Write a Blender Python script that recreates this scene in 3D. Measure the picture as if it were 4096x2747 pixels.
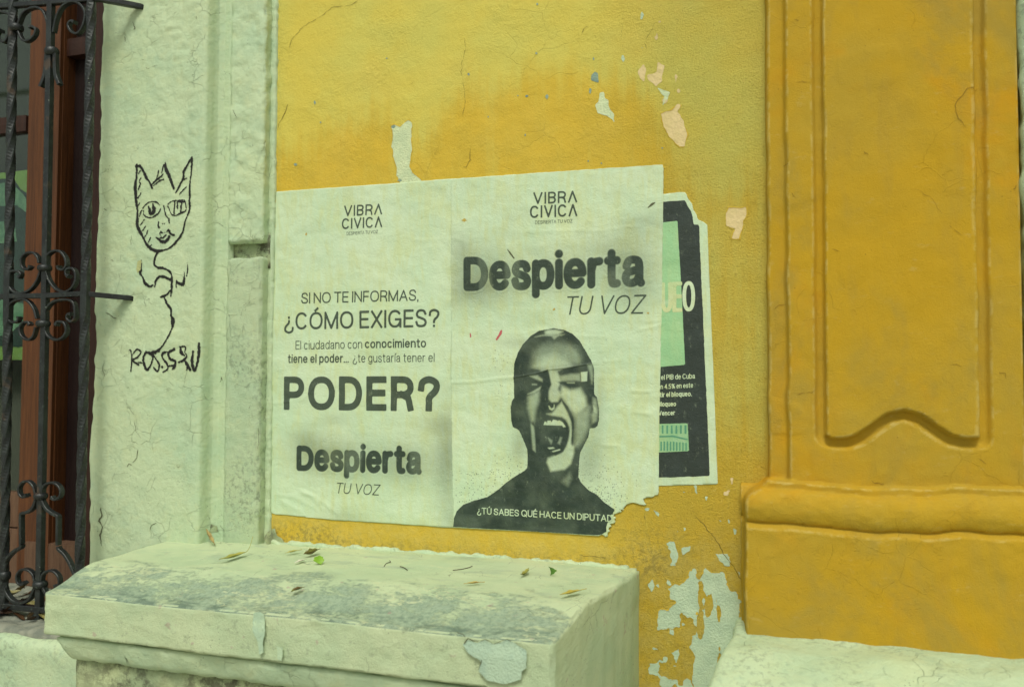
import bpy, math, random
import numpy as np
from mathutils import Matrix, Vector

for o in list(bpy.data.objects): bpy.data.objects.remove(o)
SC = bpy.context.scene
COL = SC.collection
random.seed(4); RNG = np.random.default_rng(7)
rad = math.radians

# ------------------------------------------------------------------ camera
PW, PH, F = 4096., 2747., 3413.
yaw, pitch, roll = rad(17.85), rad(2.3), rad(0.2)
CP = np.array([0., -2.15, 1.55])
fw = np.array([-math.sin(yaw)*math.cos(pitch), math.cos(yaw)*math.cos(pitch), math.sin(pitch)])
r0 = np.cross(fw, [0, 0, 1.]); r0 /= np.linalg.norm(r0); u0 = np.cross(r0, fw)
RT = r0*math.cos(roll)+u0*math.sin(roll); UP = -r0*math.sin(roll)+u0*math.cos(roll)
cam = bpy.data.cameras.new('camera'); cam_ob = bpy.data.objects.new('camera', cam); COL.objects.link(cam_ob)
cam.sensor_width = 36; cam.lens = 36*F/PW; cam.clip_start = .05; cam.clip_end = 300
M = Matrix.Identity(4)
for i in range(3): M[i][0], M[i][1], M[i][2], M[i][3] = RT[i], UP[i], -fw[i], CP[i]
cam_ob.matrix_world = M
cam.dof.use_dof = True; cam.dof.focus_distance = 2.25; cam.dof.aperture_fstop = 2.6
SC.camera = cam_ob

# ------------------------------------------------------------------ light
SUN_EL, SUN_AZ = rad(54), rad(10)      # high, soft, from the street side, a little to the right
sd = Vector((math.sin(SUN_AZ)*math.cos(SUN_EL), -math.cos(SUN_AZ)*math.cos(SUN_EL), math.sin(SUN_EL)))
sun = bpy.data.lights.new('sun', 'SUN'); sun_ob = bpy.data.objects.new('sun', sun); COL.objects.link(sun_ob)
sun.energy = 1.5; sun.angle = rad(16); sun.color = (1, .985, .89)
sun_ob.rotation_euler = sd.to_track_quat('Z', 'Y').to_euler(); sun_ob.location = (1, -4, 6)
world = bpy.data.worlds.new('World'); SC.world = world; world.use_nodes = True
wn = world.node_tree; bg = wn.nodes['Background']
sky = wn.nodes.new('ShaderNodeTexSky'); sky.sky_type = 'NISHITA'; sky.sun_disc = False
sky.sun_elevation = SUN_EL; sky.sun_rotation = math.pi-SUN_AZ
sky.air_density = 1.5; sky.dust_density = 4; sky.ozone_density = 1
bw = wn.nodes.new('ShaderNodeRGBToBW'); wn.links.new(sky.outputs[0], bw.inputs[0])
tint = wn.nodes.new('ShaderNodeMix'); tint.data_type = 'RGBA'; tint.blend_type = 'MULTIPLY'; tint.inputs[0].default_value = 1
wn.links.new(bw.outputs[0], tint.inputs[6]); tint.inputs[7].default_value = (1.0, 1.09, .96, 1)
mx = wn.nodes.new('ShaderNodeMix'); mx.data_type = 'RGBA'; mx.inputs[0].default_value = .8      # cloud veil greys the blue out
wn.links.new(sky.outputs[0], mx.inputs[6]); wn.links.new(tint.outputs[2], mx.inputs[7]); wn.links.new(mx.outputs[2], bg.inputs[0])
bg.inputs[1].default_value = .1
SC.view_settings.view_transform = 'Standard'; SC.view_settings.look = 'None'
SC.view_settings.exposure = 0.13; SC.view_settings.gamma = 1

# ------------------------------------------------------------------ helpers
def ray(px, py): return fw*F+RT*(px-PW/2)+UP*(PH/2-py)
def atY(px, py, Y): d = ray(px, py); return CP+d*((Y-CP[1])/d[1])
def atZ(px, py, Z): d = ray(px, py); return CP+d*((Z-CP[2])/d[2])
def xz(px, py, Y=0.): p = atY(px, py, Y); return (p[0], p[2])
def zm(ox, oy, s): return lambda x, y: (ox+x/s, oy+y/s)
def poly_px(pts, f=None, Y=0.): return [xz(*(f(*p) if f else p), Y) for p in pts]

_perm = np.concatenate([RNG.permutation(256)]*3); _val = RNG.random(256)*2-1
def noise(x, y, z):
    x, y, z = np.broadcast_arrays(np.asarray(x, float), np.asarray(y, float), np.asarray(z, float))
    ix, iy, iz = np.floor(x).astype(int), np.floor(y).astype(int), np.floor(z).astype(int)
    fx, fy, fz = x-ix, y-iy, z-iz
    fx, fy, fz = [t*t*t*(t*(t*6-15)+10) for t in (fx, fy, fz)]
    ix &= 255; iy &= 255; iz &= 255
    h = lambda a, b, c: _val[_perm[_perm[_perm[ix+a]+iy+b]+iz+c]]
    L = lambda a, b, t: a+(b-a)*t
    return L(L(L(h(0,0,0), h(1,0,0), fx), L(h(0,1,0), h(1,1,0), fx), fy), L(L(h(0,0,1), h(1,0,1), fx), L(h(0,1,1), h(1,1,1), fx), fy), fz)
def fbm(x, y, z, o=4):
    s = 0; a = .5
    for i in range(o): s = s+a*noise(x*2**i+i*7.3, y*2**i+i*3.1, z*2**i+i*5.7); a *= .5
    return s
def sstep(a, b, x): t = np.clip((x-a)/(b-a), 0, 1); return t*t*(3-2*t)

def link(name, verts, faces, mat, parent=None, attrs=None, smooth=True):
    me = bpy.data.meshes.new(name); me.from_pydata(np.asarray(verts).tolist(), [], faces if isinstance(faces, list) else faces.tolist())
    if smooth: me.polygons.foreach_set('use_smooth', np.ones(len(me.polygons), bool))
    for k, v in (attrs or {}).items():
        a = me.attributes.new(k, 'FLOAT', 'POINT'); a.data.foreach_set('value', np.asarray(v, np.float32))
    me.materials.append(mat); me.update()
    o = bpy.data.objects.new(name, me); COL.objects.link(o)
    if parent is not None:
        o.parent = parent; o.matrix_parent_inverse = Matrix.Translation(parent.location).inverted()
    return o
def tag(o, label=None, cat=None, group=None, kind=None):
    for k, v in (('label', label), ('category', cat), ('group', group), ('kind', kind)):
        if v: o[k] = v
    return o
def thing(name, label, cat, loc, group=None):
    o = bpy.data.objects.new(name, None); o.location = loc; o.empty_display_size = .1; COL.objects.link(o)
    return tag(o, label, cat, group)

def rough_box(name, b, mat, parent, res=.012, bev=.012, amp=.003, fr=22, warp=None, seed=0, smooth=True, chip=0.):
    """a plastered block: six gridded faces with rounded edges, hand-worked unevenness, optional reshaping"""
    x0, x1, y0, y1, z0, z1 = b; lo = np.array([x0, y0, z0]); hi = np.array([x1, y1, z1])
    V = []; Fc = []; n0 = 0
    for ax in range(3):
        a1, a2 = (ax+1) % 3, (ax+2) % 3
        n1 = max(2, int((hi[a1]-lo[a1])/res)+1); n2 = max(2, int((hi[a2]-lo[a2])/res)+1)
        for side in (0, 1):
            A, B = np.meshgrid(np.linspace(lo[a1], hi[a1], n1), np.linspace(lo[a2], hi[a2], n2), indexing='ij')
            P = np.zeros((n1, n2, 3)); P[..., a1] = A; P[..., a2] = B; P[..., ax] = hi[ax] if side else lo[ax]
            I = np.arange(n1*n2).reshape(n1, n2)+n0; n0 += n1*n2
            q = np.stack([I[:-1, :-1], I[1:, :-1], I[1:, 1:], I[:-1, 1:]], -1).reshape(-1, 4)
            Fc.append(q if side else q[:, ::-1]); V.append(P.reshape(-1, 3))
    V = np.concatenate(V); Fc = np.concatenate(Fc)
    key = np.round(V*1e5).astype(np.int64); _, idx, inv = np.unique(key, axis=0, return_index=True, return_inverse=True)
    V = V[idx]; Fc = inv.reshape(-1)[Fc]
    inn = np.clip(V, lo+bev, hi-bev); d = V-inn; ln = np.linalg.norm(d, axis=1, keepdims=True); n = d/np.maximum(ln, 1e-9)
    V = inn+n*bev
    k = fr*V+seed*11.3
    V = V+n*(amp*fbm(k[:, 0], k[:, 1], k[:, 2], 4)*2)[:, None]
    if chip:     # knocked and worn arrises
        e = (np.abs(d) > .3*bev).sum(1) >= 2; c = np.maximum(0, fbm(V[:, 0]*38, V[:, 1]*38, V[:, 2]*38, 3)+.12); V = V-n*(e*chip*c)[:, None]
    if warp: V = warp(V)
    return link(name, V, Fc, mat, parent, None, smooth)

def hf(name, xs, zs, yfn, yback, mat, parent, attrs=None, xwarp=None):
    """a relief: vertical grid facing the street with its sides carried back to yback"""
    X, Z = np.meshgrid(xs, zs); Y = yfn(X, Z)
    if xwarp: X = X+xwarp(X, Z)
    nz, nx = X.shape; V = np.stack([X, Y, Z], -1).reshape(-1, 3)
    I = np.arange(nx*nz).reshape(nz, nx)
    Fc = [np.stack([I[:-1, :-1], I[:-1, 1:], I[1:, 1:], I[1:, :-1]], -1).reshape(-1, 4)]
    ring = np.concatenate([I[0, :], I[1:, -1], I[-1, -2::-1], I[-2:0:-1, 0]])
    B = V[ring].copy(); B[:, 1] = yback; nb = len(ring); J = np.arange(nb)+len(V); V = np.concatenate([V, B])
    r2 = np.roll(ring, -1); j2 = np.roll(J, -1)
    Fc.append(np.stack([r2, ring, J, j2], -1)); Fc = np.concatenate(Fc)
    at = {k: np.concatenate([f(X, Z).reshape(-1), f(X, Z).reshape(-1)[ring]]) for k, f in (attrs or {}).items()}
    return link(name, V, Fc, mat, parent, at)

def poly_sd(X, Z, P):
    """signed distance to a polygon, positive inside"""
    d = np.full(X.shape, 1e9); ins = np.zeros(X.shape, bool); n = len(P)
    for i in range(n):
        ax, az = P[i]; bx, bz = P[(i+1) % n]; ex, ez = bx-ax, bz-az
        t = np.clip(((X-ax)*ex+(Z-az)*ez)/max(ex*ex+ez*ez, 1e-12), 0, 1)
        d = np.minimum(d, (X-ax-t*ex)**2+(Z-az-t*ez)**2)
        if bz != az:
            c = ((az > Z) != (bz > Z)) & (X < ex*(Z-az)/ez+ax); ins ^= c
    return np.where(ins, 1, -1)*np.sqrt(d)

def stroke_field(X, Z, strokes, caps='square'):
    """strokes: list of (points, radii) in metres; positive inside the ink"""
    Fd = np.full(X.shape, -1.0); xs = X[0]; zs = Z[:, 0]
    def win(xa, xb, za, zb):
        i0, i1 = np.searchsorted(xs, xa), np.searchsorted(xs, xb); j0, j1 = np.searchsorted(zs, za), np.searchsorted(zs, zb)
        return slice(max(j0-1, 0), j1+1), slice(max(i0-1, 0), i1+1)
    for pts, r in strokes:
        pts = np.asarray(pts, float); n = len(pts); r = np.broadcast_to(np.asarray(r, float), (n,))
        for i in range(n-1 if n > 1 else 0):
            a, b = pts[i].copy(), pts[i+1].copy(); L = np.hypot(*(b-a))
            if L < 1e-9: continue
            u = (b-a)/L; rm = max(r[i], r[i+1])
            if caps == 'square':
                if i == 0: a = a-u*r[i]
                if i == n-2: b = b+u*r[i+1]
                L = np.hypot(*(b-a))
            m = rm*3
            w = win(min(a[0], b[0])-m, max(a[0], b[0])+m, min(a[1], b[1])-m, max(a[1], b[1])+m)
            xx, zz = X[w]-a[0], Z[w]-a[1]; t = xx*u[0]+zz*u[1]; p = np.abs(xx*u[1]-zz*u[0])
            if caps == 'square': f = -np.maximum(np.maximum(p-rm, -t), t-L)
            else:
                tt = np.clip(t/L, 0, 1); f = (r[i]+(r[i+1]-r[i])*tt)-np.hypot(t-tt*L, p)
            Fd[w] = np.maximum(Fd[w], f)
        for i in (range(1, n-1) if caps == 'square' else range(n)):
            m = r[i]*3; w = win(pts[i][0]-m, pts[i][0]+m, pts[i][1]-m, pts[i][1]+m)
            Fd[w] = np.maximum(Fd[w], r[i]-np.hypot(X[w]-pts[i][0], Z[w]-pts[i][1]))
    return Fd

def decal(name, parent, mat, field, bbox, res, yfn, attrs=None, skirt=0):
    """a thin layer with an exact outline (marching squares on field>0) lying on the surface yfn(x,z)"""
    x0, x1, z0, z1 = bbox; xs = np.arange(x0, x1+res, res); zs = np.arange(z0, z1+res, res)
    X, Z = np.meshgrid(xs, zs); Fd = field(X, Z); Fd[0] = Fd[-1] = -1; Fd[:, 0] = Fd[:, -1] = -1
    Fd = np.where(np.abs(Fd) < 1e-7, 1e-7, Fd)
    nz, nx = X.shape; ins = Fd > 0; idx = -np.ones(X.shape, int); idx[ins] = np.arange(ins.sum())
    V = [(X[ins]), (Z[ins])]; ex = []; ez = []; em = {}; base = int(ins.sum()); faces = []
    c = ins[:-1, :-1].astype(int)+ins[:-1, 1:]+ins[1:, 1:]+ins[1:, :-1]
    J, I = np.nonzero(c == 4)
    faces += np.stack([idx[J, I], idx[J, I+1], idx[J+1, I+1], idx[J+1, I]], -1).tolist()
    def edge(a, b):
        k = (a, b) if a < b else (b, a)
        if k not in em:
            f0, f1 = Fd[a], Fd[b]; t = f0/(f0-f1); em[k] = base+len(ex)
            ex.append(X[a]+(X[b]-X[a])*t); ez.append(Z[a]+(Z[b]-Z[a])*t)
        return em[k]
    J, I = np.nonzero((c > 0) & (c < 4)); rim = []
    for j, i in zip(J.tolist(), I.tolist()):
        cs = ((j, i), (j, i+1), (j+1, i+1), (j+1, i)); p = []
        for k in range(4):
            a, b = cs[k], cs[(k+1) % 4]
            if ins[a]: p.append(int(idx[a]))
            if ins[a] != ins[b]: p.append(edge(a, b))
        faces.append(p)
        if skirt:
            for k in range(len(p)):
                a, b = p[k], p[(k+1) % len(p)]
                if a >= base and b >= base: rim.append((a, b))
    vx = np.concatenate([V[0], np.array(ex)]); vz = np.concatenate([V[1], np.array(ez)])
    vy = yfn(vx, vz); P = np.stack([vx, vy, vz], -1)
    at = {k: f(vx, vz) for k, f in (attrs or {}).items()}
    if skirt and rim:
        n = len(P); Q = P.copy(); Q[:, 1] += skirt; used = sorted({v for e in rim for v in e}); mp = {v: n+k for k, v in enumerate(used)}
        P = np.concatenate([P, Q[used]]); at = {k: np.concatenate([v, v[used]]) for k, v in at.items()}
        faces += [[b, a, mp[a], mp[b]] for a, b in rim]
    return link(name, P, faces, mat, parent, at)
def bb(P, m=.01):
    P = np.asarray(P); return (P[:, 0].min()-m, P[:, 0].max()+m, P[:, 1].min()-m, P[:, 1].max()+m)
def crom(P, n=8, closed=False):
    P = np.asarray(P, float); out = []
    Q = np.concatenate([[2*P[0]-P[1]], P, [2*P[-1]-P[-2]]])
    for i in range(1, len(Q)-2):
        p0, p1, p2, p3 = Q[i-1:i+3]
        for k in range(n):
            t = k/n; out.append(.5*((2*p1)+(p2-p0)*t+(2*p0-5*p1+4*p2-p3)*t*t+(3*p1-p0-3*p2+p3)*t**3))
    out.append(P[-1]); return np.array(out)

# ------------------------------------------------------------------ materials
class N:
    def __init__(s, name):
        s.m = bpy.data.materials.new(name); s.m.use_nodes = True; s.t = s.m.node_tree; s.p = s.t.nodes['Principled BSDF']
        s.tc = s.t.nodes.new('ShaderNodeTexCoord').outputs['Object']
    def new(s, t): return s.t.nodes.new(t)
    def put(s, sock, v):
        if isinstance(v, bpy.types.NodeSocket): s.t.links.new(v, sock)
        elif isinstance(v, (tuple, list)) and len(v) == 3 and sock.type == 'RGBA': sock.default_value = (*v, 1)
        else: sock.default_value = v
    def noise(s, scale, det=4, rough=.55, dist=0, stretch=None, col=False):
        n = s.new('ShaderNodeTexNoise'); n.inputs['Scale'].default_value = scale; n.inputs['Detail'].default_value = det
        n.inputs['Roughness'].default_value = rough; n.inputs['Distortion'].default_value = dist
        v = s.tc
        if stretch: v = s.vec(v, stretch)
        s.put(n.inputs['Vector'], v); return n.outputs['Color' if col else 'Fac']
    def vec(s, v, sc):
        n = s.new('ShaderNodeMapping'); n.inputs['Scale'].default_value = sc; s.put(n.inputs['Vector'], v); return n.outputs[0]
    def warp(s, amt, scale):
        n = s.noise(scale, 3, col=True); a = s.new('ShaderNodeVectorMath'); a.operation = 'MULTIPLY_ADD'
        s.put(a.inputs[0], n); a.inputs[1].default_value = (amt,)*3; s.put(a.inputs[2], s.tc); return a.outputs[0]
    def vor(s, scale, feat='F1', v=None, out='Distance', rnd=1):
        n = s.new('ShaderNodeTexVoronoi'); n.feature = feat; n.inputs['Scale'].default_value = scale; n.inputs['Randomness'].default_value = rnd
        s.put(n.inputs['Vector'], v if v is not None else s.tc); return n.outputs[out]
    def math(s, op, a, b=0., c=0., clamp=False):
        n = s.new('ShaderNodeMath'); n.operation = op; n.use_clamp = clamp
        s.put(n.inputs[0], a); s.put(n.inputs[1], b); s.put(n.inputs[2], c); return n.outputs[0]
    def ramp(s, v, a, b, lo=0., hi=1.):
        n = s.new('ShaderNodeMapRange'); n.interpolation_type = 'SMOOTHSTEP'
        s.put(n.inputs['Value'], v); s.put(n.inputs['From Min'], a); s.put(n.inputs['From Max'], b); s.put(n.inputs['To Min'], lo); s.put(n.inputs['To Max'], hi); return n.outputs[0]
    def mix(s, f, a, b):
        n = s.new('ShaderNodeMix'); n.data_type = 'RGBA'; s.put(n.inputs[0], f); s.put(n.inputs[6], a); s.put(n.inputs[7], b); return n.outputs[2]
    def attr(s, name):
        n = s.new('ShaderNodeAttribute'); n.attribute_name = name; return n.outputs['Fac']
    def xyz(s):
        n = s.new('ShaderNodeSeparateXYZ'); s.put(n.inputs[0], s.tc); return n.outputs
    def normal_up(s):
        g = s.new('ShaderNodeNewGeometry'); n = s.new('ShaderNodeSeparateXYZ'); s.put(n.inputs[0], g.outputs['True Normal']); return n.outputs[2]
    def bump(s, h, dist, strength=1., prev=None):
        n = s.new('ShaderNodeBump'); n.inputs['Distance'].default_value = dist; n.inputs['Strength'].default_value = strength; s.put(n.inputs['Height'], h)
        if prev is not None: s.put(n.inputs['Normal'], prev)
        return n.outputs[0]
    def done(s, col, rough=.75, nrm=None, spec=.3, metal=0):
        s.put(s.p.inputs['Base Color'], col); s.put(s.p.inputs['Roughness'], rough); s.p.inputs['Specular IOR Level'].default_value = spec; s.p.inputs['Metallic'].default_value = metal
        if nrm is not None: s.put(s.p.inputs['Normal'], nrm)
        return s.m
def srgb(r, g, b):
    return tuple(((c/255)/12.92 if c/255 <= .04045 else ((c/255+.055)/1.055)**2.4) for c in (r, g, b))
def plain(name, c, rough=.8, spec=.2): return N(name).done(c, rough, None, spec)

WHITE = srgb(194, 208, 170); WHITE2 = srgb(179, 200, 166)
def m_white(name, sandy=0., grime=.0, lumps=1., c1=WHITE, c2=WHITE2, flakes=.5):
    s = N(name)
    col = s.mix(s.ramp(s.noise(7, 5), .35, .7), c1, c2)
    col = s.mix(s.ramp(s.noise(3.5, 4, .6, .3), .48, .72, 0, .6), col, srgb(198, 208, 162))
    col = s.mix(s.ramp(s.noise(55, 5, .7), .52, .75, 0, .4), col, srgb(160, 186, 156))
    col = s.mix(s.ramp(s.noise(38, 4), .5, .75, 0, .35), col, srgb(200, 206, 160))
    # fine hairline cracks in the old paint, only in some areas
    w = s.warp(.05, 14)
    cr = s.ramp(s.vor(16, 'DISTANCE_TO_EDGE', w), .0, .014, 1, 0)
    cr = s.math('MULTIPLY', cr, s.ramp(s.noise(9, 2), .54, .62))
    col = s.mix(s.math('MULTIPLY', cr, flakes*.45), col, srgb(130, 142, 108))
    # pin holes and dirt specks
    sp = s.math('MULTIPLY', s.ramp(s.vor(120), .12, .2, 1, 0), s.ramp(s.noise(13, 2), .56, .68))
    col = s.mix(s.math('MULTIPLY', sp, .75), col, srgb(105, 112, 90))
    if grime:
        g = s.math('MULTIPLY', s.ramp(s.noise(70, 6, .7), .48, .62), s.ramp(s.noise(6, 4), .42, .62))
        col = s.mix(s.math('MULTIPLY', g, grime), col, srgb(88, 98, 84))
    n1 = s.bump(s.noise(30, 3, .5, .6), .0032*lumps)
    n2 = s.bump(s.noise(85, 4, .6), .0022, 1, n1)
    n3 = s.bump(s.noise(300, 4, .75), .0011+.0022*sandy, 1, n2)
    n4 = s.bump(s.math('MULTIPLY', cr, -1), .0014, 1, n3)
    return s.done(col, .6, n4, .3)

def m_ledge():
    s = N('ledge_limewash'); up = s.normal_up(); x, y, z = s.xyz()
    col = s.mix(s.ramp(s.noise(8, 5), .35, .7), srgb(200, 211, 170), srgb(186, 203, 164))
    # weathered grey where rain lies: on the upward sloping front, broken paint in streaks along the ledge
    st = s.noise(60, 6, .68, .4, (.55, 1, 1)); big = s.noise(7, 4, .6)
    band = s.math('MULTIPLY', s.ramp(s.math('ADD', y, s.math('MULTIPLY', s.math('SUBTRACT', big, .5), .34)), -.26, -.45), s.ramp(up, .3, .6))
    fine = s.noise(150, 5, .72, .3, (.6, 1, 1))
    v = s.math('ADD', s.math('ADD', s.math('MULTIPLY', st, .55), s.math('MULTIPLY', fine, .55)), s.math('MULTIPLY', band, .34))
    isl = s.ramp(s.noise(17, 5, .65, .6, (.6, 1, 1)), .38, .58, .18, 0)
    wr = s.math('MULTIPLY', s.ramp(s.math('SUBTRACT', v, isl), .62, .86), s.ramp(up, .3, .6))
    col = s.mix(s.math('MULTIPLY', wr, .8), col, s.mix(s.ramp(s.noise(90, 5, .7), .36, .62), srgb(122, 142, 126), srgb(158, 176, 152)))
    fe = s.math('MULTIPLY', s.math('MULTIPLY', s.ramp(y, -.435, -.49), s.ramp(s.noise(34, 6, .7, .5, (.5, 1, 1)), .44, .62)), s.ramp(up, .25, .5))
    col = s.mix(s.math('MULTIPLY', fe, .75), col, srgb(96, 116, 102))
    rg = s.math('ABSOLUTE', s.math('SUBTRACT', s.noise(5, 5, .6, .3, (.5, 1.6, 1)), .5)); rg = s.math('MULTIPLY', s.ramp(rg, .0, .010, 1, 0), s.ramp(up, .5, .8))
    col = s.mix(s.math('MULTIPLY', rg, .8), col, srgb(206, 212, 170))
    st2 = s.math('MULTIPLY', s.ramp(s.noise(18, 5, .6, 0, (.4, 1, 1)), .55, .72), s.ramp(up, .6, .9))
    col = s.mix(s.math('MULTIPLY', st2, .45), col, srgb(150, 166, 146))
    pk = s.math('MULTIPLY', s.ramp(s.noise(26, 5, .6), .66, .70), .5)
    col = s.mix(pk, col, srgb(178, 148, 140))
    w = s.warp(.05, 13); cr = s.ramp(s.vor(12, 'DISTANCE_TO_EDGE', w), 0, .012, 1, 0)
    cr = s.math('MULTIPLY', cr, s.ramp(s.noise(7, 2), .56, .62)); col = s.mix(s.math('MULTIPLY', cr, .6), col, srgb(110, 118, 92))
    sp = s.math('MULTIPLY', s.ramp(s.vor(110), .1, .2, 1, 0), s.ramp(s.noise(10, 2), .55, .66)); col = s.mix(s.math('MULTIPLY', sp, .7), col, srgb(110, 116, 100))
    n1 = s.bump(s.noise(26, 4, .5), .0018); n2 = s.bump(s.noise(120, 5, .65), .002, 1, n1)
    n3 = s.bump(s.math('MULTIPLY', wr, -1), .0014, 1, n2); n4 = s.bump(s.noise(260, 5, .78), .0022, 1, n3)
    g = s.math('MULTIPLY', s.ramp(s.noise(44, 6, .7), .55, .68), s.ramp(s.noise(5, 3), .45, .62)); col = s.mix(s.math('MULTIPLY', g, .5), col, srgb(132, 142, 116))
    return s.done(col, .75, n4, .25)

def m_dirty():
    s = N('mouldy_render'); z = s.xyz()[2]
    col = s.mix(s.ramp(s.noise(9, 5), .35, .65), srgb(186, 194, 150), srgb(158, 172, 136))
    g = s.math('MULTIPLY', s.ramp(s.noise(20, 8, .75), .42, .58), s.ramp(s.noise(4, 3), .30, .52))
    col = s.mix(s.math('MULTIPLY', g, .85), col, srgb(78, 74, 62))
    w = s.warp(.04, 16); cr = s.ramp(s.vor(24, 'DISTANCE_TO_EDGE', w), 0, .02, 1, 0); col = s.mix(s.math('MULTIPLY', cr, s.ramp(s.noise(8, 2), .45, .6, 0, .5)), col, srgb(70, 66, 55))
    n1 = s.bump(s.noise(30, 4), .006); n2 = s.bump(s.noise(150, 5, .7), .003, 1, n1)
    return s.done(col, .85, n2, .2)

YL, YO = srgb(213, 192, 86), srgb(212, 177, 62)
def m_yellow():
    s = N('yellow_limewash'); t = s.attr('tone'); gr = s.attr('grain'); dm = s.attr('damp')
    v = s.math('ADD', t, s.math('MULTIPLY', s.math('SUBTRACT', s.noise(9, 6, .6, .3, (1, 1, .6)), .5), 1.1))
    v = s.math('ADD', v, s.math('MULTIPLY', s.math('SUBTRACT', s.noise(30, 4, .6, 0, (1.4, 1, .10)), .5), 1.1))
    f = s.ramp(v, .15, 1.0)
    col = s.mix(f, s.mix(s.ramp(s.noise(5, 4), .3, .7), YL, srgb(206, 196, 100)), s.mix(s.ramp(s.noise(14, 5), .3, .7), YO, srgb(204, 174, 66)))
    col = s.mix(s.ramp(s.noise(3, 3, .5), .5, .75, 0, .35), col, srgb(218, 188, 92))
    foot = s.math('MULTIPLY', s.ramp(s.xyz()[2], 1.22, 1.12), s.ramp(s.noise(16, 6, .7), .38, .62))
    col = s.mix(s.math('MULTIPLY', foot, .7), col, srgb(206, 182, 92))
    col = s.mix(s.math('MULTIPLY', s.ramp(s.noise(55, 6, .75), .56, .68), s.math('ADD', .12, s.math('MULTIPLY', gr, .3))), col, srgb(220, 196, 104))
    # worn light dust in the pits, tiny flakes
    col = s.mix(s.math('MULTIPLY', s.ramp(s.noise(150, 4, .65), .55, .72), s.math('ADD', .15, s.math('MULTIPLY', gr, .3))), col, srgb(150, 120, 50))
    fl = s.math('MULTIPLY', s.ramp(s.vor(46, 'F1', s.warp(.012, 60)), .05, .075, 1, 0), s.ramp(s.vor(46, 'F1', s.warp(.012, 60), 'Color'), .62, .66))
    fl = s.math('MULTIPLY', fl, s.ramp(s.noise(6, 2), .46, .56)); col = s.mix(s.math('MULTIPLY', fl, .85), col, srgb(160, 174, 150))
    dk = s.math('MULTIPLY', s.ramp(s.noise(70, 6, .7), .44, .62), s.math('ADD', s.math('MULTIPLY', dm, .55), s.ramp(s.noise(5, 3), .62, .78, 0, .12)))
    col = s.mix(dk, col, srgb(118, 108, 66))
    n1 = s.bump(s.noise(16, 3), .004); n2 = s.bump(s.math('MULTIPLY', s.noise(95, 5, .62, .6), s.ramp(s.noise(7, 3), .35, .7, .35, 1.1)), .0030, 1, n1)
    n3 = s.bump(s.math('MULTIPLY', s.noise(230, 5, .75), s.math('ADD', .25, gr)), .0045, 1, n2)
    w = s.warp(.05, 9); cr = s.math('MULTIPLY', s.ramp(s.vor(7, 'DISTANCE_TO_EDGE', w), 0, .006, 1, 0), s.ramp(s.noise(4, 2), .55, .62))
    n4 = s.bump(s.math('MULTIPLY', cr, -1), .0007, 1, n3); col = s.mix(s.math('MULTIPLY', cr, .16), col, srgb(150, 124, 56))
    return s.done(col, .8, n4, .2)
def m_pier():
    s = N('ochre_gloss_paint'); z = s.xyz()[2]
    col = s.mix(s.ramp(s.noise(4, 5, .6), .34, .68), srgb(192, 152, 36), srgb(182, 150, 50))
    col = s.mix(s.ramp(s.noise(2.6, 4, .6, .5), .5, .68, 0, .75), col, srgb(202, 148, 26))
    col = s.mix(s.ramp(s.noise(3.3, 5, .65, .5, (1, 1, .7)), .48, .66, 0, .75), col, srgb(164, 140, 62))
    col = s.mix(s.ramp(s.noise(12, 5, .6, .4, (1.3, 1, .4)), .5, .74, 0, .5), col, srgb(172, 142, 56))
    col = s.mix(s.ramp(s.noise(40, 6, .7, 0, (.5, 1, 1)), .60, .72, 0, .4), col, srgb(192, 164, 92))
    sp = s.math('MULTIPLY', s.ramp(s.vor(60), .06, .12, 1, 0), s.ramp(s.noise(7, 2), .55, .65)); col = s.mix(s.math('MULTIPLY', sp, .5), col, srgb(110, 84, 30))
    geo = s.new('ShaderNodeNewGeometry'); wear = s.math('MULTIPLY', s.ramp(geo.outputs['Pointiness'], .508, .54), s.ramp(s.noise(32, 6, .7, .3), .42, .6))
    col = s.mix(s.math('MULTIPLY', wear, .42), col, srgb(208, 186, 116))
    n1 = s.bump(s.noise(18, 4, .5), .0022); n2 = s.bump(s.noise(60, 5, .65, .3, (1, 1, .5)), .0012, 1, n1); n2 = s.bump(s.noise(260, 4, .7), .0006, 1, n2)
    w = s.warp(.06, 9); cr = s.math('MULTIPLY', s.ramp(s.vor(9, 'DISTANCE_TO_EDGE', w), 0, .01, 1, 0), s.ramp(s.noise(5, 2), .52, .6))
    n3 = s.bump(cr, .0006, 1, n2)
    gt = s.bump(s.noise(300, 5, .75), .0014, 1, n3); chip = s.ramp(s.noise(24, 6, .72, .5), .58, .62); n5 = s.bump(s.math('MULTIPLY', chip, s.ramp(s.noise(5, 3), .5, .62)), .0004, 1, gt)
    return s.done(col, .78, n5, .15)

def m_patch(name, a, b, sc=90):
    s = N(name); col = s.mix(s.ramp(s.noise(30, 5), .35, .65), a, b)
    sp = s.ramp(s.vor(140), .1, .2, 1, 0); col = s.mix(s.math('MULTIPLY', sp, .25), col, srgb(120, 126, 105))
    return s.done(col, .85, s.bump(s.noise(sc*2.2, 4, .6), .003), .2)

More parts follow.
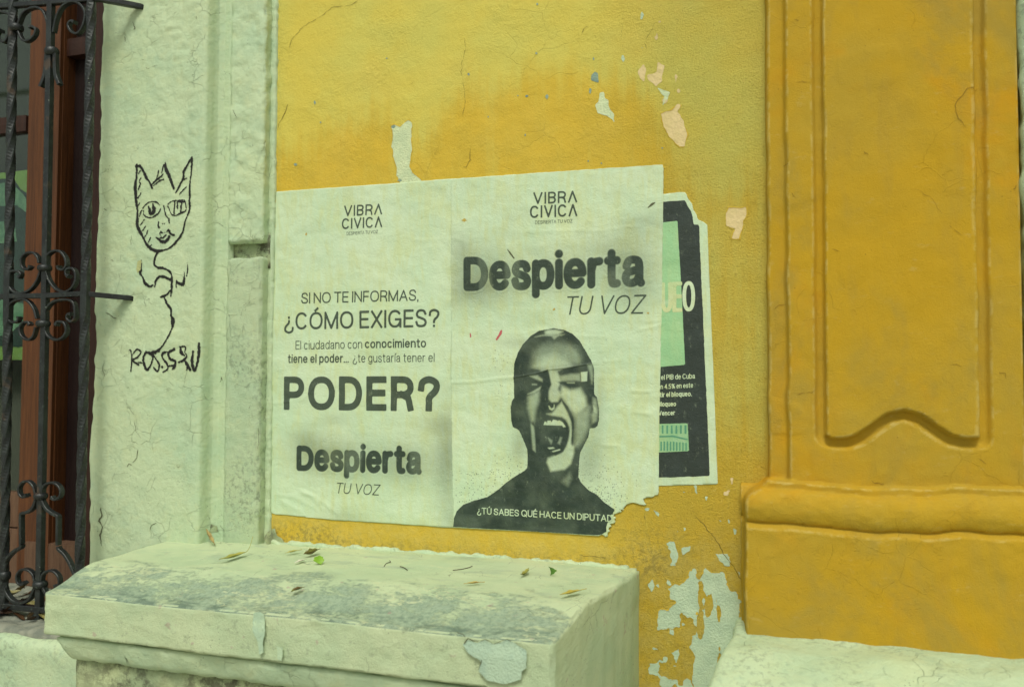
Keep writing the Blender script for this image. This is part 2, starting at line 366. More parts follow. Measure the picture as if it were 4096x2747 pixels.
PAPER, INK = srgb(206, 221, 188), srgb(46, 58, 50)
def m_poster(name='poster_paper', ink=INK, tint=None, yellowing=1.):
    s = N(name); k = s.attr('ink'); sp = s.attr('speck')
    base = s.mix(s.ramp(s.noise(6, 4), .35, .68), PAPER, srgb(196, 216, 182)) if tint is None else s.mix(s.ramp(s.noise(8, 4), .35, .68), *tint)
    st = s.noise(34, 6, .7, .4, (1.5, 1, .3)); blot = s.noise(7, 4, .6)
    base = s.mix(s.math('MULTIPLY', s.ramp(s.math('ADD', st, s.math('MULTIPLY', blot, .6)), .70, 1.0), .6*yellowing), base, srgb(200, 207, 148))
    base = s.mix(s.ramp(s.noise(26, 5, .6), .56, .76, 0, .4), base, srgb(216, 228, 200))
    fx = s.math('MULTIPLY', s.ramp(s.vor(95), .06, .11, 1, 0), s.ramp(s.noise(16, 2), .58, .66)); base = s.mix(s.math('MULTIPLY', fx, .6), base, srgb(132, 130, 92))
    # spray droplets
    v = s.vor(210, 'F1', None, 'Color'); sepx = s.new('ShaderNodeSeparateColor'); s.put(sepx.inputs[0], v)
    dot = s.math('MULTIPLY', s.ramp(s.vor(210), .26, .36, 1, 0), s.ramp(s.math('SUBTRACT', sp, sepx.outputs[0]), -.02, .04))
    worn = s.math('MULTIPLY', s.ramp(s.noise(95, 6, .75, 0, (1, 1, .6)), .56, .76), .22)
    kk = s.math('MULTIPLY', k, s.math('SUBTRACT', 1, worn)); grain = s.noise(700, 2, .7)
    kk = s.math('ADD', kk, s.math('MULTIPLY', s.math('MULTIPLY', s.math('SUBTRACT', grain, .5), .5), s.ramp(s.math('MULTIPLY', kk, s.math('SUBTRACT', 1, kk)), 0, .2)))
    kk = s.math('MAXIMUM', kk, s.math('MULTIPLY', dot, .6), clamp=True)
    col = s.mix(kk, base, s.mix(s.ramp(s.noise(20, 4), .35, .7), ink, tuple(c*1.35 for c in ink)))
    n1 = s.bump(s.noise(20, 4, .55, .5, (1, 1, 1.6)), .0014); n2 = s.bump(s.noise(60, 5, .65, .8), .0016, 1, n1); n3 = s.bump(s.noise(240, 4, .7), .0009, 1, n2)
    return s.done(col, .55, n3, .3)
def m_wood(name, a, b, dark, rough=.5):
    s = N(name); g = s.noise(30, 6, .62, .8, (3, 3, .12)); col = s.mix(s.ramp(g, .3, .7), a, b)
    col = s.mix(s.ramp(s.noise(70, 5, .7, .3, (2, 2, .1)), .56, .72, 0, .7), col, dark)
    return s.done(col, rough, s.bump(g, .002), .3)
def m_iron():
    s = N('painted_iron'); col = s.mix(s.ramp(s.noise(26, 5, .6), .4, .7), srgb(25, 27, 28), srgb(40, 45, 44))
    col = s.mix(s.math('MULTIPLY', s.ramp(s.noise(120, 5, .7), .58, .68), .5), col, srgb(84, 98, 90))
    fl = s.math('MULTIPLY', s.ramp(s.vor(60), .06, .1, 1, 0), s.ramp(s.noise(9, 2), .55, .62)); col = s.mix(s.math('MULTIPLY', fl, .7), col, srgb(170, 180, 160))
    col = s.mix(s.ramp(s.noise(15, 4), .62, .72, 0, .5), col, srgb(92, 70, 52))
    return s.done(col, .42, s.bump(s.noise(140, 4, .6), .0012), .5)
def m_leaf(name, a, b):
    s = N(name); col = s.mix(s.ramp(s.noise(60, 4), .35, .65), a, b); return s.done(col, .5, s.bump(s.noise(150, 2), .0008), .35)

MW = m_white('white_limewash'); MWS = m_white('white_sandy_render', sandy=1., grime=.45, lumps=.6); MWG = m_white('white_sill_wash', grime=.35, lumps=.8)
ML = m_ledge(); MD = m_dirty(); MY = m_yellow(); MP = m_pier(); MI = m_iron()
M_BARE = m_patch('bare_white_plaster', srgb(212, 220, 178), srgb(198, 210, 170)); M_PINK = m_patch('old_pink_coat', srgb(222, 198, 148), srgb(214, 192, 138), 40)
M_GREY = m_patch('bare_grey_plaster', srgb(194, 210, 180), srgb(182, 200, 172)); M_TEAL = m_patch('old_blue_coat', srgb(128, 150, 138), srgb(150, 170, 152))
M_LIP = m_patch('loose_paint_edge', srgb(210, 180, 74), srgb(198, 166, 60), 40)
M_DARK = plain('wall_crack_dirt', srgb(124, 108, 52)); M_DARKW = plain('crack_dirt', srgb(96, 98, 74)); M_MARK = plain('black_marker', srgb(44, 44, 42), .6)  # the first is dirt lodged in the yellow wall's cracks
M_BLUE = m_patch('blue_paint_stain', srgb(174, 196, 168), srgb(188, 206, 170), 40)
MPOST = m_poster(); MPB = m_poster('black_print', ink=srgb(34, 42, 42)); M_GREEN = m_poster('green_print', tint=(srgb(150, 196, 146), srgb(160, 202, 150)), yellowing=.4)
MW1 = m_wood('varnished_wood', srgb(104, 62, 34), srgb(78, 46, 27), srgb(42, 27, 18)); MW2 = m_wood('red_brown_wood', srgb(62, 36, 27), srgb(50, 29, 22), srgb(30, 18, 15))
MW3 = m_wood('dark_wood', srgb(36, 20, 18), srgb(28, 15, 14), srgb(16, 9, 9)); MW4 = m_wood('weathered_wood', srgb(112, 84, 64), srgb(92, 66, 50), srgb(48, 36, 30), .8)

# ------------------------------------------------------------------ pavement (below the frame) 
s = N('pavement_concrete'); MPAVE = s.done(s.mix(s.noise(3, 5), srgb(178, 176, 158), srgb(160, 158, 142)), .9, s.bump(s.noise(60, 4), .004))
link('pavement', [(-60, -60, 0), (60, -60, 0), (60, 60, 0), (-60, 60, 0)], [[0, 1, 2, 3]], MPAVE)['kind'] = 'structure'

# ------------------------------------------------------------------ yellow wall
def nonuni(a, lo, hi, b, res): return np.concatenate([np.linspace(a, lo, 8, endpoint=False), np.arange(lo, hi, res), np.linspace(hi, b, 8)])
def wall_y(x, z): return .004*fbm(x*3, 1.7, z*3, 3)+.0016*fbm(x*22, 4.1, z*22, 3)
edge_pts = np.array([xz(*p) for p in [(1100, 560), (1240, 530), (1380, 450), (1500, 385), (1640, 420), (1760, 400), (1830, 350), (1960, 290), (2150, 262), (2400, 262), (2560, 330), (2690, 470), (2760, 560), (2900, 620), (3100, 560)]])
def tone(x, z):
    e = np.interp(x, edge_pts[:, 0], edge_pts[:, 1]); t = sstep(.10, -.14, z-e)
    col = np.exp(-((x+.99)/.07)**2)*sstep(2.0, 2.3, z)*.6          # paler strip above the seam of the posters
    rgt = sstep(-.36, -.20, x)*sstep(1.2, 1.5, z)*.45
    return np.clip(t-col-rgt, 0, 1)
def grain(x, z): return np.clip(sstep(-.55, -.2, x)*.9+sstep(1.15, 1.0, z)*.6+.1, 0, 1)
def damp(x, z): return np.clip(np.exp(-((x+1.3)/.12)**2-((z-1.10)/.045)**2)+.8*np.exp(-((z-1.075)/.028)**2)*sstep(-.25, -.4, x)+.7*np.exp(-((x+.32)/.1)**2-((z-1.12)/.08)**2)+.35*sstep(1.1, .8, z)+.6*np.exp(-((x+1.43)/.02)**2), 0, 1)
wall = thing('yellow_wall', 'rough yellow plastered wall with peeling paint behind the pasted posters', 'wall', (-.7, 0, 0))
plaster = hf('plaster', nonuni(-1.5, -1.45, -.0, .75, .007), nonuni(0, .74, 2.8, 3.3, .007), wall_y, .3, MY, wall, {'tone': tone, 'grain': grain, 'damp': damp})
def wl(off): return lambda x, z: wall_y(x, z)-off
def patch(name, P, mat, parent, off=.0008, res=.003, amp=.004, fr=60, hole=None, yf=None, label=None, lip=None):
    P = np.array(P)
    def fld(X, Z):
        f = poly_sd(X, Z, P)+amp*fbm(X*fr, 9.1, Z*fr, 4)*2
        if hole is not None: f = np.minimum(f, hole(X, Z))
        return f
    o = decal(name, parent, mat, fld, bb(P, amp*2+.004), res, yf or wl(off))
    if lip:      # the torn edge of the paint coat, standing a little proud of the bare patch
        g = lambda X, Z: .003*(.5+fbm(X*70, 4.4, Z*70, 3)*1.6)
        decal('paint_lip', parent, lip, lambda X, Z: np.minimum(.0004-fld(X, Z), fld(X, Z)+np.maximum(g(X, Z), 0)), bb(P, amp*2+.008), .0016, lambda x, z: wall_y(x, z)-.0004-.0014*np.clip(1+fld(x, z)/.004, 0, 1))
    if label: o['label'] = label
    return o
Zt = zm(1050, 0, 1.1405); Zr = zm(2400, 1850, 1.748); Zb = zm(2500, 700, 1.206)
patch('bare_patch', poly_px([(583, 575), (600, 568), (625, 580), (650, 555), (668, 545), (680, 560), (678, 640), (680, 690), (670, 760), (685, 790), (715, 810), (728, 826), (700, 860), (630, 860), (625, 830), (612, 800), (608, 745), (598, 720), (590, 670), (595, 600)], Zt), M_BARE, plaster, amp=.002, label='tall white bare patch above the left poster', lip=M_LIP)
patch('bare_patch', poly_px([(1518, 480), (1535, 465), (1538, 425), (1555, 420), (1562, 450), (1578, 460), (1580, 485), (1605, 530), (1609, 565), (1590, 545), (1560, 525), (1530, 515)], Zt), M_BARE, plaster, amp=.002)
patch('bare_patch', poly_px([(1497, 345), (1515, 325), (1530, 332), (1532, 377), (1518, 372), (1497, 368)], Zt), M_TEAL, plaster, amp=.0015)
patch('bare_patch', poly_px([(1820, 520), (1860, 505), (1895, 472), (1907, 480), (1890, 510), (1918, 545), (1938, 620), (1925, 672), (1900, 672), (1860, 632), (1830, 580)], Zt), M_PINK, plaster, amp=.002, label='pink patch of an older coat', lip=M_LIP)
patch('bare_patch', poly_px([(1713, 325), (1738, 296), (1747, 320), (1740, 372), (1720, 360)], Zt), M_PINK, plaster, amp=.002)
patch('bare_patch', poly_px([(1755, 345), (1800, 330), (1800, 275), (1835, 300), (1822, 370), (1795, 394), (1770, 375)], Zt), M_PINK, plaster, amp=.003)
patch('bare_patch', poly_px([(1803, 402), (1862, 420), (1852, 445), (1825, 482), (1832, 440)], Zt), M_BARE, plaster, amp=.002)
for c in [(1885, 350, 9, 30), (1898, 415, 12, 14), (1812, 100, 12, 10), (1730, 70, 8, 16), (1800, 170, 10, 18), (1732, 220, 10, 8), (1645, 270, 8, 14), (1835, 460, 12, 14)]:
    patch('bare_patch', poly_px([(c[0]-c[2], c[1]), (c[0], c[1]-c[3]), (c[0]+c[2], c[1]), (c[0], c[1]+c[3])], Zt), M_PINK if c[0] > 1780 else M_GREY, plaster, amp=.003)
for c in [(942, 340, 7, 6), (238, 470, 6, 10), (150, 750, 7, 9), (1298, 443, 6, 16), (1200, 618, 4, 9), (1495, 412, 6, 16), (1510, 270, 4, 8), (568, 268, 5, 4), (1205, 440, 9, 5), (1255, 20, 6, 6), (1824, 676, 4, 5), (1548, 748, 6, 6), (595, 578, 12, 10), (625, 824, 9, 7), (1030, 535, 3, 8), (1250, 246, 5, 5), (265, 560, 4, 6), (1487, 735, 5, 5), (1165, 437, 4, 4)]:
    patch('bare_patch', poly_px([(c[0]-c[2], c[1]), (c[0], c[1]-c[3]), (c[0]+c[2], c[1]), (c[0], c[1]+c[3])], Zt), M_TEAL, plaster, off=.0012, res=.0016, amp=.0014, fr=150)
patch('bare_patch', poly_px([(490, 185), (500, 157), (560, 160), (582, 155), (588, 190), (572, 225), (550, 310), (517, 305), (528, 262), (490, 243)], Zb), M_PINK, plaster, amp=.0025, label='pink patch right of the black poster', lip=M_LIP)
patch('bare_patch', poly_px([(600, 765), (660, 735), (682, 765), (690, 805), (732, 725), (780, 770), (870, 780), (880, 845), (945, 900), (962, 955), (985, 970), (1005, 1250), (1040, 1600), (640, 1700), (655, 1480), (640, 1205), (665, 1165), (680, 1060), (612, 1085), (580, 1020), (530, 1060), (555, 1145), (490, 1140), (398, 1172), (412, 1040), (480, 1035), (515, 975), (480, 968), (468, 872), (560, 860), (600, 820)], Zr), M_GREY, plaster, res=.0025, amp=.007, fr=46,
      hole=lambda X, Z: .27-fbm(X*44, 3.3, Z*17, 4), label='large grey peeled area beside the ledge', lip=M_LIP)
patch('bare_patch', poly_px([(330, 1440), (420, 1380), (560, 1420), (650, 1440), (690, 1700), (320, 1700)], Zr), M_GREY, plaster, res=.0025, amp=.008, fr=46, hole=lambda X, Z: fbm(X*34, 8.3, Z*30, 4)-.06)
for P in [[(470, 565), (510, 555), (540, 610), (550, 660), (525, 700), (545, 735), (500, 715), (500, 660)], [(560, 590), (635, 575), (635, 620), (580, 635)], [(815, 640), (890, 635), (910, 720), (860, 715), (835, 690)], [(340, 850), (365, 820), (380, 860), (360, 905)], [(390, 855), (408, 850), (410, 870)], [(490, 1160), (512, 1155), (512, 1200), (490, 1195)], [(505, 1330), (550, 1300), (555, 1350), (535, 1400)], [(370, 1290), (420, 1300), (410, 1320)], [(430, 1340), (470, 1360), (455, 1400)], [(950, 735), (985, 770), (975, 800)], [(885, 390), (905, 395), (900, 425)], [(930, 455), (955, 470), (945, 495)], [(665, 160), (680, 165), (678, 215), (665, 205)], [(575, 200), (605, 205), (585, 212)], [(730, 235), (750, 240), (745, 270)], [(380, 335), (412, 345), (410, 378)], [(300, 320), (345, 318), (330, 335)], [(535, 470), (548, 475), (542, 490)], [(585, 455), (597, 460), (590, 475)], [(620, 655), (638, 665), (630, 682)], [(470, 810), (490, 850), (475, 850)], [(575, 1122), (585, 1130), (575, 1140)], [(640, 560), (655, 570), (645, 580)], [(835, 400), (855, 405), (845, 425)]]:
    patch('bare_patch', poly_px(P, Zr), M_GREY, plaster, res=.0018, amp=.003, fr=90)
for P in [[(868, 205), (905, 195), (890, 232), (868, 225)], [(915, 110), (935, 105), (925, 150)], [(930, 175), (955, 185), (935, 205)]]:
    patch('bare_patch', poly_px(P, Zr), M_PINK, plaster, res=.0018, amp=.003, fr=90)
def crack(P, r, parent, mat=M_DARK, yf=None, Y=0., jit=.0025, name='crack'):
    P = np.array([xz(*p, Y) for p in P]); n = len(P)
    Q = np.concatenate([np.linspace(P[i], P[i+1], 7)[:-1] for i in range(n-1)]+[P[-1:]])
    Q = Q+jit*np.stack([noise(Q[:, 1]*150, 2.2, Q[:, 0]*150), noise(Q[:, 0]*150, 6.2, Q[:, 1]*150)], -1)
    rr = r*(.5+.5*np.abs(noise(Q[:, 0]*90, Q[:, 1]*90, .4))*1.8)*np.minimum(1, np.minimum(np.arange(len(Q))+1, len(Q)-np.arange(len(Q)))/3)
    return decal(name, parent, mat, lambda X, Z: stroke_field(X, Z, [(Q, rr)], 'round'), bb(Q, .004), .0009, yf or wl(.0012))
for P, r in [([(1240, 0), (1280, 30), (1320, 45), (1290, 70), (1240, 85), (1215, 110), (1180, 130), (1160, 185)], .0011) if False else ([(1440, 0), (1400, 22), (1330, 30), (1280, 70), (1240, 90), (1200, 120), (1170, 160), (1155, 200)], .0011), ([(1155, 410), (1140, 450), (1118, 490), (1108, 520)], .0016),
             ([(1858, 150), (1864, 200), (1850, 240), (1846, 290), (1855, 350), (1862, 420), (1850, 470)], .0009), ([(1885, 590), (1880, 640), (1866, 668), (1850, 666)], .0013), ([(2500, 0), (2492, 80), (2486, 150), (2500, 220)], .0006),
             ([(2620, 90), (2600, 130), (2580, 170), (2590, 200)], .0008), ([(2330, 140), (2340, 110), (2350, 105)], .0009), ([(2660, 40), (2700, 70), (2720, 85)], .0007), ([(1640, 340), (1660, 320)], .0008), ([(1700, 0), (1695, 100), (1680, 230)], .0004),
             ([(2780, 2055), (2830, 2115), (2870, 2170), (2900, 2220), (2940, 2275), (2965, 2320)], .0013), ([(2575, 2050), (2580, 2080)], .001), ([(2310, 2220), (2380, 2222), (2430, 2230)], .0012), ([(2858, 1020), (2850, 1075), (2848, 1120)], .0006), ([(2760, 300), (2770, 240), (2755, 190)], .0006)]:
    crack(P, r*.62, plaster)

# ------------------------------------------------------------------ white pilaster by the window
PX0, PX1 = -1.992, -1.60
prof_x = np.array([PX0-.01, PX0, PX0+.006, PX0+.02, PX1-.012, PX1-.004, PX1, PX1+.006, PX1+.02, PX1+.04, PX1+.06]); prof_y = np.array([-.074, -.08, -.087, -.09, -.09, -.087, -.08, -.046, -.036, -.038, -.03])
def pil_y(x, z):
    b = np.interp(x, prof_x, prof_y); m = sstep(PX0, PX0+.05, x)*sstep(PX1, PX1-.05, x)
    lump = .0040*fbm(x*17, 1.3, z*17, 3)+.0034*np.abs(noise(x*34, 7.7, z*34))*sstep(-.1, .3, noise(x*6, 2., z*6))
    panel = .004*sstep(.02, .05, x-PX0)*sstep(.03, .07, PX1-x)
    return b-lump*m*(.4+.6*sstep(-.35, .2, noise(x*4, 5.5, z*3)))+panel
pil = thing('white_pilaster', 'lumpy white painted pilaster between the barred window and the yellow wall', 'pilaster', (-1.75, 0, 0))
xsp = np.concatenate([np.linspace(PX0-.001, PX0+.02, 6), np.arange(PX0+.024, PX1-.014, .0042), np.linspace(PX1-.012, PX1+.045, 20)])
def edge_x(x, z): return (.0045*noise(z*9, 1., 1.)+.003*noise(z*40, 3., 1.)-.010*sstep(1.5, 1.25, z)*1+.010*sstep(1.2, 1.16, z))*sstep(PX0+.06, PX0, x)
shaft = hf('shaft', xsp, nonuni(.9, 1.0, 2.78, 3.3, .0055), pil_y, .34, MW, pil, xwarp=edge_x)
def up_warp(V): return V
zg1, zg0 = 1.9395, 1.896
b1 = rough_box('block', (-1.556, -1.437, -.042, .02, zg1, 3.3), MW, pil, .006, .006, .003, 30, seed=1, chip=.012)
b2 = rough_box('block', (-1.556, -1.437, -.042, .02, .9, zg0), MWS, pil, .006, .006, .0018, 26, seed=2, chip=.012)
rough_box('joint_mortar', (-1.56, -1.43, -.012, .02, zg0-.03, zg1+.03), MD, pil, .012, .004, .002, 30, seed=3)
# uneven fillet where the blocks run into the wall
rough_box('wall_fillet', (-1.445, -1.421, -.009, .02, .95, 3.3), MW, pil, .008, .004, .0022, 60, seed=4)
def plf(off): return lambda x, z: pil_y(x, z)-off
PY = -.094
for P, r in [([(830, 2110), (845, 2130), (850, 2150)], .0008), ([(395, 2030), (400, 2060), (390, 2085), (402, 2110), (392, 2145), (400, 2185)], .0022), ([(545, 1800), (540, 1830), (525, 1850)], .0014), ([(500, 1870), (510, 1855), (520, 1862)], .0011), ([(525, 85), (532, 110), (525, 115)], .0014), ([(492, 140), (494, 168)], .0012), ([(415, 1250), (440, 1265), (458, 1272)], .0016), ([(520, 940), (517, 965), (520, 980)], .0008), ([(408, 835), (422, 840)], .0012), ([(436, 1035), (450, 1045)], .001), ([(410, 1440), (405, 1480), (415, 1510)], .0007),
             ([(480, 1425), (505, 1420), (510, 1400)], .0006), ([(500, 1590), (503, 1625), (535, 1660)], .0006), ([(575, 265), (590, 275), (610, 262), (620, 255)], .0005), ([(560, 235), (575, 240)], .0005), ([(530, 1680), (535, 1720), (560, 1755)], .0006), ([(700, 1850), (705, 1870), (715, 1860)], .0006), ([(780, 75), (785, 60)], .0007), ([(650, 1560), (670, 1550), (690, 1560)], .0005), ([(590, 2130), (600, 2100), (620, 2090)], .0008), ([(540, 1420), (530, 1300), (535, 1210)], .0004)]:
    crack(P, r, shaft, M_DARKW, plf(.0012), PY, .002)
yb = lambda x, z: -.0465+0*x
for P, r in [([(1000, 1500), (990, 1460)], .0006), ([(930, 440), (940, 455), (948, 480)], .0006), ([(960, 500), (968, 488)], .0005), ([(1035, 1700), (1036, 1760), (1030, 1800)], .0007), ([(960, 1280), (975, 1220), (1010, 1200), (1030, 1190)], .0005), ([(880, 1530), (885, 1510), (892, 1520)], .001), ([(1000, 1620), (995, 1640)], .001)]:
    crack(P, r, b1 if P[0][1] < 900 else b2, M_DARKW, yb, -.046, .002)
Zp = zm(750, 1900, 3.897)
patch('chipped_corner', poly_px([(1195, 960), (1260, 880), (1285, 835), (1330, 880), (1380, 960), (1480, 1060), (1390, 1110), (1390, 1175), (1320, 1150), (1230, 1060)], Zp, -.02), MD, pil, amp=.004, yf=lambda x, z: np.where(x < -1.415, -.0225, -.006)-.001, label='dirty chipped corner at the foot of the pilaster')
patch('chipped_corner', poly_px([(195, 930), (215, 800), (285, 850), (300, 930)], Zp, -.09), MD, shaft, amp=.002, yf=plf(.0016))

# ------------------------------------------------------------------ graffiti on the pilaster
Zg, Zh = zm(480, 600, 3.92), zm(480, 980, 3.0147)
G1 = [[(235, 235, 25), (230, 380, 17), (210, 560, 28), (215, 720, 26), (225, 830, 24), (240, 940, 15), (240, 1060, 22), (240, 1180, 28), (290, 1290, 30), (340, 1370, 17), (400, 1480, 22), (470, 1550, 26), (560, 1575, 24), (645, 1568, 18)],
      [(225, 250, 20), (285, 245, 22), (330, 310, 20), (380, 420, 26), (430, 490, 14), (480, 590, 20)], [(290, 310, 10), (260, 370, 10)], [(300, 430, 8), (270, 490, 10), (290, 520, 12), (255, 615, 8)], [(292, 665, 7), (250, 745, 10)], [(270, 825, 6), (240, 890, 10)],
      [(475, 530, 10), (540, 470, 18), (620, 410, 12), (660, 370, 8)], [(590, 315, 9), (550, 440, 11)], [(500, 555, 8), (600, 480, 12), (655, 458, 14)], [(690, 190, 6), (690, 260, 30), (740, 380, 26), (780, 490, 24), (815, 600, 20)], [(670, 230, 14), (632, 350, 7)],
      [(855, 655, 14), (920, 530, 18), (970, 430, 20), (980, 330, 20), (1030, 240, 18), (1095, 120, 16), (1110, 120, 16), (1105, 220, 22), (1090, 400, 14), (1080, 550, 18), (1080, 740, 22), (1080, 940, 18), (1040, 1030, 14), (1000, 1150, 12), (960, 1290, 16), (860, 1430, 20), (760, 1530, 14), (670, 1562, 13)], [(960, 470, 8), (1025, 430, 9)], [(915, 685, 8), (1010, 578, 12)],
      [(320, 905, 9), (390, 835, 11), (470, 800, 9), (550, 815, 11), (600, 860, 9)], [(300, 945, 8), (335, 945, 8), (340, 1000, 10), (390, 1040, 11), (470, 1050, 9), (550, 1010, 11), (600, 960, 14), (615, 910, 6)], [(300, 945, 8), (265, 1040, 9)],
      [(420, 880, 16), (430, 990, 16)], [(440, 930, 22), (455, 990, 26), (500, 970, 34), (510, 910, 32)], [(490, 840, 12), (500, 900, 30)],
      [(735, 845, 9), (800, 800, 9), (900, 785, 9), (1000, 795, 9), (1010, 940, 9), (930, 985, 14), (860, 1020, 11), (790, 1000, 9), (730, 880, 9)], [(838, 800, 14), (835, 1000, 14)], [(880, 815, 16), (882, 905, 16)], [(958, 800, 12), (930, 960, 12)], [(900, 800, 18), (990, 808, 14)],
      [(665, 870, 12), (690, 980, 12), (720, 1055, 8), (750, 1080, 14), (755, 1140, 14)], [(575, 1120, 11), (578, 1205, 12), (600, 1208, 9)], [(640, 1150, 7), (670, 1155, 9), (695, 1140, 7)],
      [(615, 1275, 14), (650, 1295, 8), (710, 1280, 8), (745, 1250, 16), (770, 1310, 22), (825, 1330, 14)], [(535, 1370, 8), (580, 1390, 22), (630, 1430, 26), (700, 1425, 24), (750, 1350, 24)], [(600, 1370, 14), (650, 1375, 16), (700, 1330, 10)],
      [(350, 1080, 8), (290, 1165, 9)], [(370, 1190, 8), (320, 1260, 9)], [(405, 1255, 10), (390, 1310, 11), (365, 1350, 9)], [(455, 1370, 9), (420, 1445, 9)], [(470, 1480, 8), (440, 1510, 10)], [(630, 1370, 10), (600, 1300, 8), (640, 1290, 8)]]
G2 = [[(480, 60, 16), (440, 80, 18), (415, 120, 12), (390, 220, 14), (440, 270, 12), (500, 275, 14), (580, 315, 14), (605, 370, 10), (605, 440, 17), (600, 540, 14), (590, 610, 8)], [(240, 180, 3), (238, 290, 8), (220, 330, 16), (250, 380, 10), (290, 460, 20), (340, 495, 14), (372, 480, 10)], [(395, 500, 9), (410, 430, 16), (460, 378, 14), (520, 385, 15), (600, 420, 16)],
      [(790, 195, 3), (795, 290, 8), (785, 370, 6)], [(757, 322, 5), (755, 400, 16), (740, 470, 20), (680, 455, 16), (660, 430, 10), (660, 505, 5)], [(580, 550, 10), (540, 595, 12), (470, 625, 12)], [(510, 630, 10), (540, 700, 14), (590, 770, 16), (600, 850, 14), (617, 920, 28), (605, 1000, 13), (570, 1090, 11), (510, 1200, 12), (440, 1270, 14), (410, 1300, 16)]]
G3 = [[(90, 1268, 7), (108, 1275, 8), (120, 1380, 12), (114, 1520, 8)], [(125, 1320, 6), (180, 1258, 10), (230, 1290, 9), (190, 1350, 10), (130, 1390, 9), (200, 1440, 14)], [(200, 1415, 9), (250, 1420, 9)], [(290, 1280, 12), (258, 1380, 15), (300, 1500, 18), (350, 1440, 10), (372, 1350, 11), (330, 1300, 18), (290, 1290, 12)],
      [(450, 1275, 14), (360, 1300, 22), (390, 1340, 11), (450, 1440, 12), (430, 1520, 12), (385, 1478, 11)], [(488, 1470, 15), (492, 1471, 15)], [(545, 1288, 12), (500, 1305, 16), (495, 1360, 12), (550, 1430, 14), (560, 1490, 12), (500, 1530, 9)], [(640, 1255, 18), (570, 1300, 14), (590, 1370, 16), (650, 1400, 16), (640, 1470, 16), (615, 1500, 8)], [(640, 1450, 14), (560, 1455, 8)],
      [(705, 1225, 10), (720, 1290, 20), (760, 1330, 11)], [(705, 1225, 10), (770, 1227, 11), (762, 1290, 8), (790, 1330, 9), (760, 1380, 15), (690, 1415, 9)], [(770, 1400, 12), (800, 1440, 22), (840, 1505, 14)], [(800, 1470, 12), (792, 1510, 6)], [(875, 1282, 12), (860, 1400, 20), (890, 1510, 18), (920, 1440, 15), (940, 1300, 16), (940, 1185, 14)]]
def brush(name, S, f, sc, parent, mat, yf, Y, jit=.0013, label=None, res=.0011):
    k = (Y-CP[1])/F*1.22/sc
    st = []
    for line in S:
        P = np.array([xz(*f(a, b), Y) for a, b, _ in line]); R = np.array([c for _, _, c in line])*k
        if len(P) > 2: Q = crom(np.column_stack([P, R]), 6); P, R = Q[:, :2], np.abs(Q[:, 2])
        st.append((P, R))
    A = np.concatenate([p for p, _ in st])
    fld = lambda X, Z: stroke_field(X, Z, st, 'round')+jit*fbm(X*260, 1.1, Z*260, 3)*2
    o = decal(name, parent, mat, fld, bb(A, .012), res, yf)
    if label: o['label'] = label
    return o
brush('graffiti_face', G1, Zg, 3.92, shaft, M_MARK, plf(.0011), PY, label='black marker drawing of a face with pointed ears')
brush('graffiti_body', G2, Zh, 3.0147, shaft, M_MARK, plf(.0011), PY, label='black marker lines of neck, arms and body')
brush('graffiti_signature', G3, Zh, 3.0147, shaft, M_MARK, plf(.0013), PY, label='scrawled black signature under the drawing')
patch('chipped_paint', poly_px([(190, 190), (240, 170), (238, 260), (225, 300), (190, 335), (178, 290)], Zh, PY), m_patch('yellowed_chip', srgb(196, 196, 138), srgb(182, 184, 130)), shaft, amp=.0015, yf=plf(.0009))

# ------------------------------------------------------------------ stone ledge
LX0, LX1 = -1.722, -.357
def ledge_warp(V):
    V = V.copy(); x, y, z = V.T; d = np.clip(-y, 0, .6); t = np.clip((x-LX0)/(LX1-LX0), 0, 1)
    k = np.clip((z-.925)/.15, 0, 1)
    drop = .046*sstep(.33, .52, d)+.006*sstep(.0, .3, d)*np.clip(1-t*1.5, 0, 1)
    V[:, 2] = z-k*drop+k*.004*noise(x*3, y*4, 1.)
    low = (z < .95) & (x > -.525); V[low, 2] = .95-(.95-V[low, 2])*34
    V[:, 0] = x-.085*np.clip(t*3-2, 0, 1)*(d/.5)**1.4-.0*d
    return V
led = thing('stone_ledge', 'broad white limewashed ledge with grey weathered top under the posters', 'ledge', (-1.05, 0, 0))
slab = rough_box('slab', (LX0, LX1, -.505, .03, .925, 1.075), ML, led, .006, .008, .0022, 14, ledge_warp, 5, chip=.012)
def mould_warp(V):
    V = V.copy(); x, y, z = V.T; k = np.clip((z-.858)/.062, 0, 1)
    V[:, 1] = np.where(y < -.2, y+.030*(1-np.sqrt(np.clip(k, 0, 1))), y); V[:, 0] = np.where(x < -1.5, x+.035*(1-np.sqrt(k)), x); V[:, 2] = z-.010*np.clip((x+1.69)/1.2, 0, 1)*0
    return V
rough_box('moulding', (-1.698, -.512, -.492, .03, .858, .9185), MW, led, .0085, .006, .0035, 16, mould_warp, 6, chip=.01)
rough_box('pedestal', (-1.672, -.50, -.452, .03, 0, .86), MD, led, .016, .008, .004, 14, None, 7)
